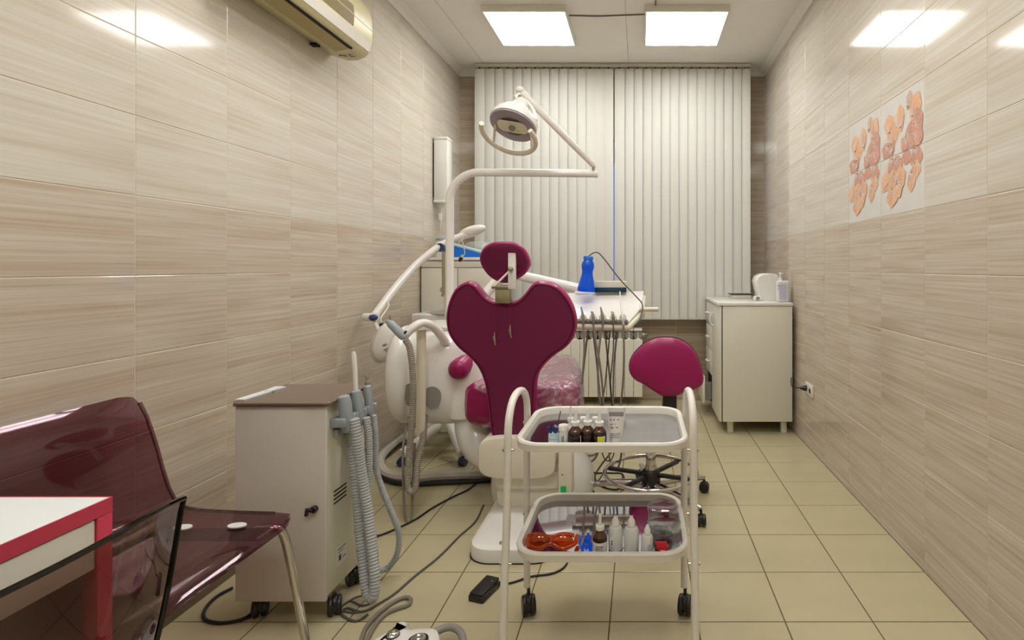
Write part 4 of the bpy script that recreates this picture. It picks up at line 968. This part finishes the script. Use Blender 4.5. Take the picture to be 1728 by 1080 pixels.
obj('print', G().box(.060, .074, 1.5815, 1.5845, z+.013, z+.0145).box(.061, .073, 1.5815, 1.5845, z+.009, z+.0105), 'label_white', rp_, False)

# ---------------------------------------------------------------- aspirator cabinet (left)
AX0, AX1, AY0, AY1, AZ0, AZ1 = -1.372, -1.064, 1.82, 2.095, .076, .738
asp = thing('suction_cabinet', 'grey-white wheeled suction cabinet with a brown lid and grey hoses', 'suction cabinet', ((AX0+AX1)/2, (AY0+AY1)/2, 0))
obj('body', G().box(AX0, AX1-.010, AY0+.008, AY1, AZ0, AZ1), 'unit_side', asp, bevel=.004)
dr = obj('door', G().box(AX0, AX1, AY0, AY0+.014, AZ0-.002, AZ1-.002), 'unit_grey', asp, bevel=.004)
c = P(532, 858, AY0)
obj('latch', G().lathe([(.011, 0), (.012, .012), (.009, .016)], c, (0, -1, 0)).tube([c+Vector((0, -.014, 0)), c+Vector((-.018, -.016, .001)), c+Vector((-.021, -.016, -.018))], [.008, .008, .006], 10), 'black_plastic', dr)
obj('lid', G().pad([(x, y, AZ1+.0015) for x, y in rrect(AX0-.008, AX1+.012, AY0-.012, AY1+.012, .02, 5)], (0, 0, 1), [(0, 0), (0, .008), (.003, .011), (.01, .0115)]), 'brown_lid', asp)
for i in range(4):
    zz = .375+.014*i
    obj('vent_slot', G().box(AX1-.0108, AX1-.0088, 1.885, 1.965, zz, zz+.005), 'dark_gap', asp, False)
lb = obj('rating_label', G().box(AX1-.0105, AX1-.0092, 1.90, 1.97, .145, .215), 'label_white', asp, False)
obj('print', G().box(AX1-.0098, AX1-.0086, 1.91, 1.96, .20, .203).box(AX1-.0098, AX1-.0086, 1.91, 1.945, .19, .192).box(AX1-.0098, AX1-.0086, 1.915, 1.93, .16, .18).box(AX1-.0098, AX1-.0086, 1.94, 1.96, .162, .165), 'ink', lb, False)
for x, y, a in ((AX0+.055, 1.865, .4), (AX1-.0, 1.873, .5), (AX0+.055, 2.05, .2), (AX1-.03, 2.05, .8)):
    castor((x, y, 0), .031, asp, ang=a, top=.078)
# hose rack on the right side
hk = obj('hose_rack', G().box(AX1-.012, AX1+.014, 1.86, 2.10, .652, .682).box(AX1-.01, AX1+.012, 1.875, 1.91, .615, .64), 'grey_plastic', asp, bevel=.004)
hy = ((1.885, .0215), (1.965, .018), (2.045, .015))
for i, (yy, rr) in enumerate(hy):
    obj('hook', G().box(AX1+.010, AX1+.048, yy+rr, yy+rr+.022, .655, .685), 'grey_plastic', hk, bevel=.004); obj('hook', G().box(AX1+.010, AX1+.048, yy-rr-.016, yy-rr, .655, .685), 'grey_plastic', hk, bevel=.004)
    hp_ = obj('hose_grip', G().lathe([(rr*.72, -.07), (rr, -.06), (rr, 0), (rr*1.05, .03), (rr*.9, .055), (rr*.5, .06)], (AX1+.032, yy, .70), (-.12, 0, 1), 20), 'grey_plastic', asp)
obj('suction_tip', G().tube([(AX1+.025, 1.965, .75), (AX1+.022, 1.965, .83), (AX1+.019, 1.963, .885), (AX1+.017, 1.962, .90)], [.0085, .0085, .0085, .006], 12), 'white_gloss', asp)
obj('nozzle', G().lathe([(.008, 0), (.008, .018), (.005, .02), (.005, .03), (.007, .032), (.006, .042)], (AX1+.025, 2.045, .755)), 'shade_grey', asp)
def hh(lst): return [P(*q) for q in lst]
obj('hose', hose(hh([(597, 706, 1.885), (602, 740, 1.885), (610, 800, 1.90), (620, 860, 1.90), (627, 920, 1.88), (632, 970, 1.86), (631, 1003, 1.85), (624, 1008, 1.85), (618, 992, 1.86), (613, 950, 1.88), (606, 880, 1.91), (600, 800, 1.93), (593, 740, 1.95), (590, 715, 1.95)]), .0185, .0105, 14), 'grey_hose', asp)
obj('hose', hose(hh([(618, 704, 1.965), (622, 740, 1.965), (622, 800, 1.96), (616, 860, 1.95), (610, 920, 1.94), (618, 965, 1.92), (628, 985, 1.92), (634, 960, 1.94), (628, 900, 1.96), (612, 840, 1.98), (604, 780, 2.0), (600, 720, 2.02)]), .0135, .009, 12), 'grey_hose', asp)
obj('hose', hose(hh([(631, 700, 2.045), (634, 740, 2.045), (635, 790, 2.045), (645, 825, 2.05), (661, 865, 2.06), (673, 900, 2.08), (670, 935, 2.09), (655, 957, 2.09), (640, 962, 2.06), (628, 955, 2.03), (622, 930, 2.0)]), .0115, .007, 10), 'grey_hose', asp)
tag(obj('paper_packet', G().obox((AX0+.006, 1.94, AZ1+.0155), .035, .20, .004, Matrix.Rotation(-.05, 3, 'Z')).obox((AX0+.010, 2.0, AZ1+.0185), .03, .07, .002, Matrix.Rotation(.1, 3, 'Z')), 'paper', loc=(AX0+.006, 1.94, AZ1+.013)), 'narrow white paper packet lying along the left edge of the brown lid', 'paper')

# ---------------------------------------------------------------- floor cables and pedals
def cable(name, label, pts, r, mat, cat='cable', corr=None, zf=None):
    pp = []
    for q in pts:
        zz = (q[2] if len(q) > 2 else 0)+r+.0005
        pp.append(FL(q[0], q[1], zz))
    g = hose(pp, r, corr, 12, .9) if corr else wire(pp, r, .015)
    o = obj(name, g, mat, loc=pp[0]); return tag(o, label, cat)
cable('black_cable', 'black cable on the floor running from the suction cabinet towards the dental chair', [(628, 908), (660, 896), (700, 877), (730, 857), (765, 838), (790, 826), (812, 808)], .0045, 'black_rubber')
cable('grey_cable', 'long thin grey cable curving over the floor left of the chair base', [(816, 852), (802, 880), (775, 905), (740, 940), (700, 972), (668, 1000), (640, 1018), (612, 1032), (585, 1026), (576, 1036), (600, 1048), (622, 1036)], .0042, 'cable_grey')
cable('black_cable', 'black cable looping on the floor left of the suction cabinet castor', [(392, 992), (365, 1007), (346, 1028), (346, 1045), (372, 1051), (405, 1046), (424, 1036), (432, 1026)], .0055, 'black_rubber')
cable('thin_cable', 'tangled thin cable behind the right castor of the suction cabinet', [(580, 1020), (600, 1008), (622, 1004), (634, 1012), (612, 1022), (590, 1014), (575, 1028), (600, 1034), (630, 1026)], .003, 'cable_grey')
cable('clear_hose', 'clear grey hose looped on the floor between cabinet and foot control', [(606, 1100), (616, 1062), (640, 1034), (664, 1016), (682, 1008), (692, 1010), (690, 1020), (672, 1026), (650, 1036), (632, 1056), (618, 1084), (612, 1110)], .0075, 'thin_hose', 'hose')
cable('floor_hose', 'thick light grey hose lying on the floor round the whitening lamp stand', [(842, 800), (800, 800), (740, 802), (690, 806), (655, 800), (641, 782), (650, 762), (675, 742), (705, 728), (740, 716), (775, 706)], .026, 'unit_grey', 'hose')
cable('black_hose', 'thick black hose lying on the floor in front of the grey one', [(845, 809), (800, 812), (740, 815), (690, 817), (655, 811), (637, 796)], .013, 'black_rubber', 'hose')
cable('white_wires', 'loose thin white wires on the floor at the foot of the whitening lamp', [(722, 792), (745, 784), (770, 772), (740, 772), (760, 778), (790, 776)], .0025, 'cable_white', 'wires')
cable('black_cable', 'black cable looping on the floor between chair base and stool', [(968, 768), (975, 785), (1000, 797), (1030, 798), (1050, 800), (1052, 815), (1040, 826), (1015, 820), (1004, 805), (1014, 785), (1030, 765)], .0045, 'black_rubber')
cable('thin_cable', 'thin cable on the floor crossing from the chair base to the instrument hoses', [(988, 850), (1000, 822), (1012, 808), (1020, 795)], .003, 'black_rubber')
# black pedal
pd = thing('foot_pedal', 'small black rectangular foot pedal on the floor left of the trolley', 'pedal', FL(818, 1003))
a0 = FL(800, 1014); a1 = FL(831, 984); d_ = (a1-a0).normalized(); ang = math.atan2(d_.y, d_.x)
c = FL(818, 1002); M = Matrix.Rotation(ang, 3, 'Z')
obj('base', G().obox(c+Vector((0, 0, .012)), .115, .062, .022, M), 'black_plastic', pd, bevel=.004)
obj('treadle', G().obox(c+Vector((0, 0, .0285)), .108, .056, .012, M@Matrix.Rotation(-.06, 3, 'Y')), 'black_rubber', pd, bevel=.004)
obj('pin', G().lathe([(.003, 0), (.003, .0015)], c+M@Vector((.025, -.015, .0355)), n=10), 'satin_metal', pd)
obj('cord', wire([c+M@Vector((.06, 0, .014)), FL(860, 984, .005), FL(895, 973, .005), FL(930, 968, .005), FL(951, 958, .005), FL(957, 945, .005), FL(945, 930, .005)], .0038), 'black_rubber', pd)
# foot control
fc = thing('foot_control', 'white rounded foot control with chrome buttons on the floor at the front', 'foot control', (-.70, 1.60, 0))
o2 = smooth_closed([(-.86, 1.60, 0), (-.84, 1.68, 0), (-.79, 1.745, 0), (-.755, 1.765, 0), (-.745, 1.735, 0), (-.71, 1.74, 0), (-.655, 1.735, 0), (-.62, 1.68, 0), (-.61, 1.60, 0), (-.62, 1.50, 0), (-.68, 1.44, 0), (-.76, 1.44, 0), (-.83, 1.49, 0)], 4)
obj('body', G().pad(o2, (0, 0, 1), [(.002, 0), (0, .006), (.002, .03), (.008, .045), (.022, .052), (.04, .054)]), 'white_gloss', fc)
for x, y, r in ((-.775, 1.685, .017),):
    obj('button', G().lathe([(.019, 0), (.019, .008), (.015, .012), (.008, .0155), (.002, .016)], (x, y, .053)), 'chrome', fc)
    obj('button_collar', G().lathe([(.021, 0), (.021, .004)], (x, y, .0525)), 'black_plastic', fc)
obj('dial', G().lathe([(.030, 0), (.030, .006), (.024, .009)], (-.685, 1.66, .053)), 'black_plastic', fc)
obj('dial_ring', G().lathe([(.023, 0), (.021, .003), (.014, .003), (.012, .001)], (-.685, 1.66, .062)).lathe([(.007, 0), (.006, .004)], (-.685, 1.66, .062)), 'chrome', fc)
obj('button', G().lathe([(.019, 0), (.019, .008), (.008, .0155), (.002, .016)], (-.765, 1.56, .053)), 'chrome', fc)
obj('guard_bar', G().tube(catmull([(-.665, 1.725, .035), (-.62, 1.745, .04), (-.575, 1.72, .04), (-.548, 1.66, .035), (-.55, 1.58, .03), (-.60, 1.53, .03)], .012), .0115, 12), 'shade_grey', fc)
obj('side_pedal', G().lathe([(.04, 0), (.042, .02), (.03, .032), (.01, .036)], (-.59, 1.60, .001)), 'chrome', fc)

# ---------------------------------------------------------------- bench
bn = thing('acrylic_bench', 'smoky purple see-through bench with chrome legs along the left wall', 'bench', (-1.3, 1.0, 0))
BP = [(-1.575, .815), (-1.560, .79), (-1.538, .745), (-1.522, .70), (-1.505, .645), (-1.489, .586), (-1.470, .525), (-1.449, .484), (-1.415, .462), (-1.35, .453), (-1.245, .448), (-1.14, .445), (-1.09, .440), (-1.072, .428), (-1.070, .418)]
def bench_sheet(prof, ys, th, shrink):
    top, bot = [], []
    R = []
    m = len(prof)
    for yi, y in enumerate(ys):
        t = shrink(yi/(len(ys)-1)); r = []
        for i, (x, z_) in enumerate(prof):
            a = prof[max(0, i-1)]; b = prof[min(m-1, i+1)]; dx, dz = b[0]-a[0], b[1]-a[1]; L = math.hypot(dx, dz)
            nx, nz = -dz/L, dx/L
            # rounded corners: upper end and front end pulled in near the bench ends
            u = i/(m-1); pull = (1-t)
            z2 = z_-(.016*pull if u < .01 else .005*pull if u < .1 else 0); x2 = x-(.03*pull if u > .97 else .02*pull if u > .9 else 0)
            r.append((Vector((x2, y, z2)), Vector((nx, 0, nz))))
        R.append(r)
    g = G(); n = m; V = []
    ring = []
    for r in R:
        rr = [p for p, nn in r]+[p+nn*(-th) for p, nn in reversed(r)]
        ring.append(rr)
    return g.rings(ring)
ys = [.30, .305, .32, .35]+[.35+(1.62-.35)*k/12 for k in range(1, 13)]+[1.655, 1.67, 1.675]
def shr(u):
    y = ys[round(u*(len(ys)-1))]; d = min(y-.30, 1.675-y)
    return min(1, (d/.05))**.5
obj('shell', bench_sheet(BP, ys, .009, shr), 'smoke_bench', bn)
for y in (1.676, .302): obj('end_rim', G().tube([Vector((x, y, z_-.004)) for x, z_ in BP[1:-3]], .0055, 8), 'smoke_bench', bn)
for x, y in ((-1.33, 1.563), (-1.18, 1.574), (-1.33, .42), (-1.18, .42)):
    pts = [(x+.026*math.cos(a), y+.016*math.sin(a), .449+.002) for a in [2*PI*k/24 for k in range(24)]]
    obj('fixing_disc', G().prism(pts, (0, 0, .003)), 'label_white', bn)
for y in (1.535, .38): obj('cross_bar', G().box(-1.42, -1.09, y, y+.065, .425, .432), 'shade_grey', bn, bevel=.002)
for y in (1.60, .42):
    e = .04 if y > 1 else -.02
    obj('leg', G().tube(catmull([(-1.16, y, .425), (-1.10, y+e*.3, .424), (-1.075, y+e*.6, .395), (-1.045, y+e, .2), (-1.02, y+e*1.4, .0)], .015), .0125, 14), 'chrome', bn)
    obj('leg', G().tube(catmull([(-1.38, y, .425), (-1.46, y+e*.3, .424), (-1.50, y+e*.6, .39), (-1.53, y+e, .2), (-1.55, y+e*1.2, .0)], .015), .0125, 14), 'chrome', bn)
# ---------------------------------------------------------------- table
tbx0, tbx1, tby0, tby1, tz = -1.56, -.986, .12, 1.005, .78
ta = thing('table', 'white-topped table with raspberry red edging and legs at the left', 'table', (-1.27, .56, 0))
obj('tabletop', G().box(tbx0+.003, tbx1-.003, tby0+.003, tby1-.003, tz-.026, tz), 'table_white', ta, False)
obj('edging', G().box(tbx1-.003, tbx1, tby0, tby1, tz-.027, tz+.0004).box(tbx0, tbx0+.003, tby0, tby1, tz-.027, tz+.0004).box(tbx0+.003, tbx1-.003, tby1-.003, tby1, tz-.027, tz+.0004).box(tbx0+.003, tbx1-.003, tby0, tby0+.003, tz-.027, tz+.0004), 'red_edge', ta, False)
for x in (tbx0, tbx1-.028):
    for y in (tby0, tby1-.028):
        if x == tbx0: x_ = x
        obj('leg', G().box(x, x+.028, y, y+.028, 0.0, tz-.0275), 'red_edge', ta, bevel=.001)
for a in ((tbx1-.016, tbx1-.003, tby0+.030, tby1-.030), (tbx0+.003, tbx0+.016, tby0+.030, tby1-.030), (tbx0+.03, tbx1-.03, tby1-.016, tby1-.003), (tbx0+.03, tbx1-.03, tby0+.003, tby0+.016)):
    obj('apron', G().box(*a, tz-.118, tz-.030), 'apron_white', ta, bevel=.001)
# ---------------------------------------------------------------- smoke chair
ch = thing('acrylic_chair', 'smoky transparent plastic chair drawn up to the red-edged table', 'chair', (-.95, .68, 0))
def chair_back():
    R = []; nz = 14; ny = 16; y0, y1 = .455, .905
    cols_ = []
    for i in range(nz+1):
        t = i/nz; z_ = .43+(.832-.43)*t; row = []
        hw = (y1-y0)/2*(.86+.14*t**.8); yc = (y0+y1)/2-.004*(1-t)
        for k in range(ny+1):
            u = -1+2*k/ny
            x_ = -.803+.037*t**1.1+.030*(1-u*u)*(.3+.7*t)-.05*(1-t)**4
            if abs(u) > .93: x_ -= .002*(abs(u)-.93)/.07
            zz = z_-(.012*(abs(u)**6) if i == nz else 0)
            row.append(Vector((x_, yc+hw*u, zz)))
        cols_.append(row)
    return cols_
rows_ = chair_back(); th = .006
g = G(); ny = len(rows_[0])
ringz = []
for r in rows_: ringz.append(r+[p+Vector((-th, 0, 0)) for p in reversed(r)])
g.rings(ringz)
obj('backrest', g, 'smoke_chair', ch)
seat = G(); R = []
for i in range(11):
    t = i/10; x_ = -.865-.36*t; zz = .432-.02*math.sin(t*PI*.5)+(.035*(1-t)**3 if t < .3 else 0)-.035*max(0, t-.85)/.15*.3; hw = .19+.02*math.sin(t*PI)
    top = [Vector((x_, .68+hw*(-1+2*k/10), zz-.008*(1-(-1+2*k/10)**2))) for k in range(11)]
    R.append(top+[p+Vector((0, 0, -.007)) for p in reversed(top)])
obj('seat', seat.rings(R), 'smoke_chair', ch)
obj('back_rim', G().tube(rows_[-1], .0045, 8).tube([r[-1] for r in rows_], .0045, 8).tube([r[0] for r in rows_], .0045, 8), 'smoke_edge', ch)
for x_, y_, e in ((-.88, .85, .03), (-.88, .51, -.03), (-1.17, .83, .02), (-1.17, .53, -.02)):
    obj('leg', G().tube(catmull([(x_-.0, y_-e, .405), (x_, y_, .38), (x_+(.02 if x_ > -1 else -.02), y_+e, 0)], .03), .010, 12), 'chrome', ch)
for y in (.82, .54): obj('under_frame', G().tube([(-.88, y, .404), (-1.17, y, .400)], .008, 10), 'chrome', ch)
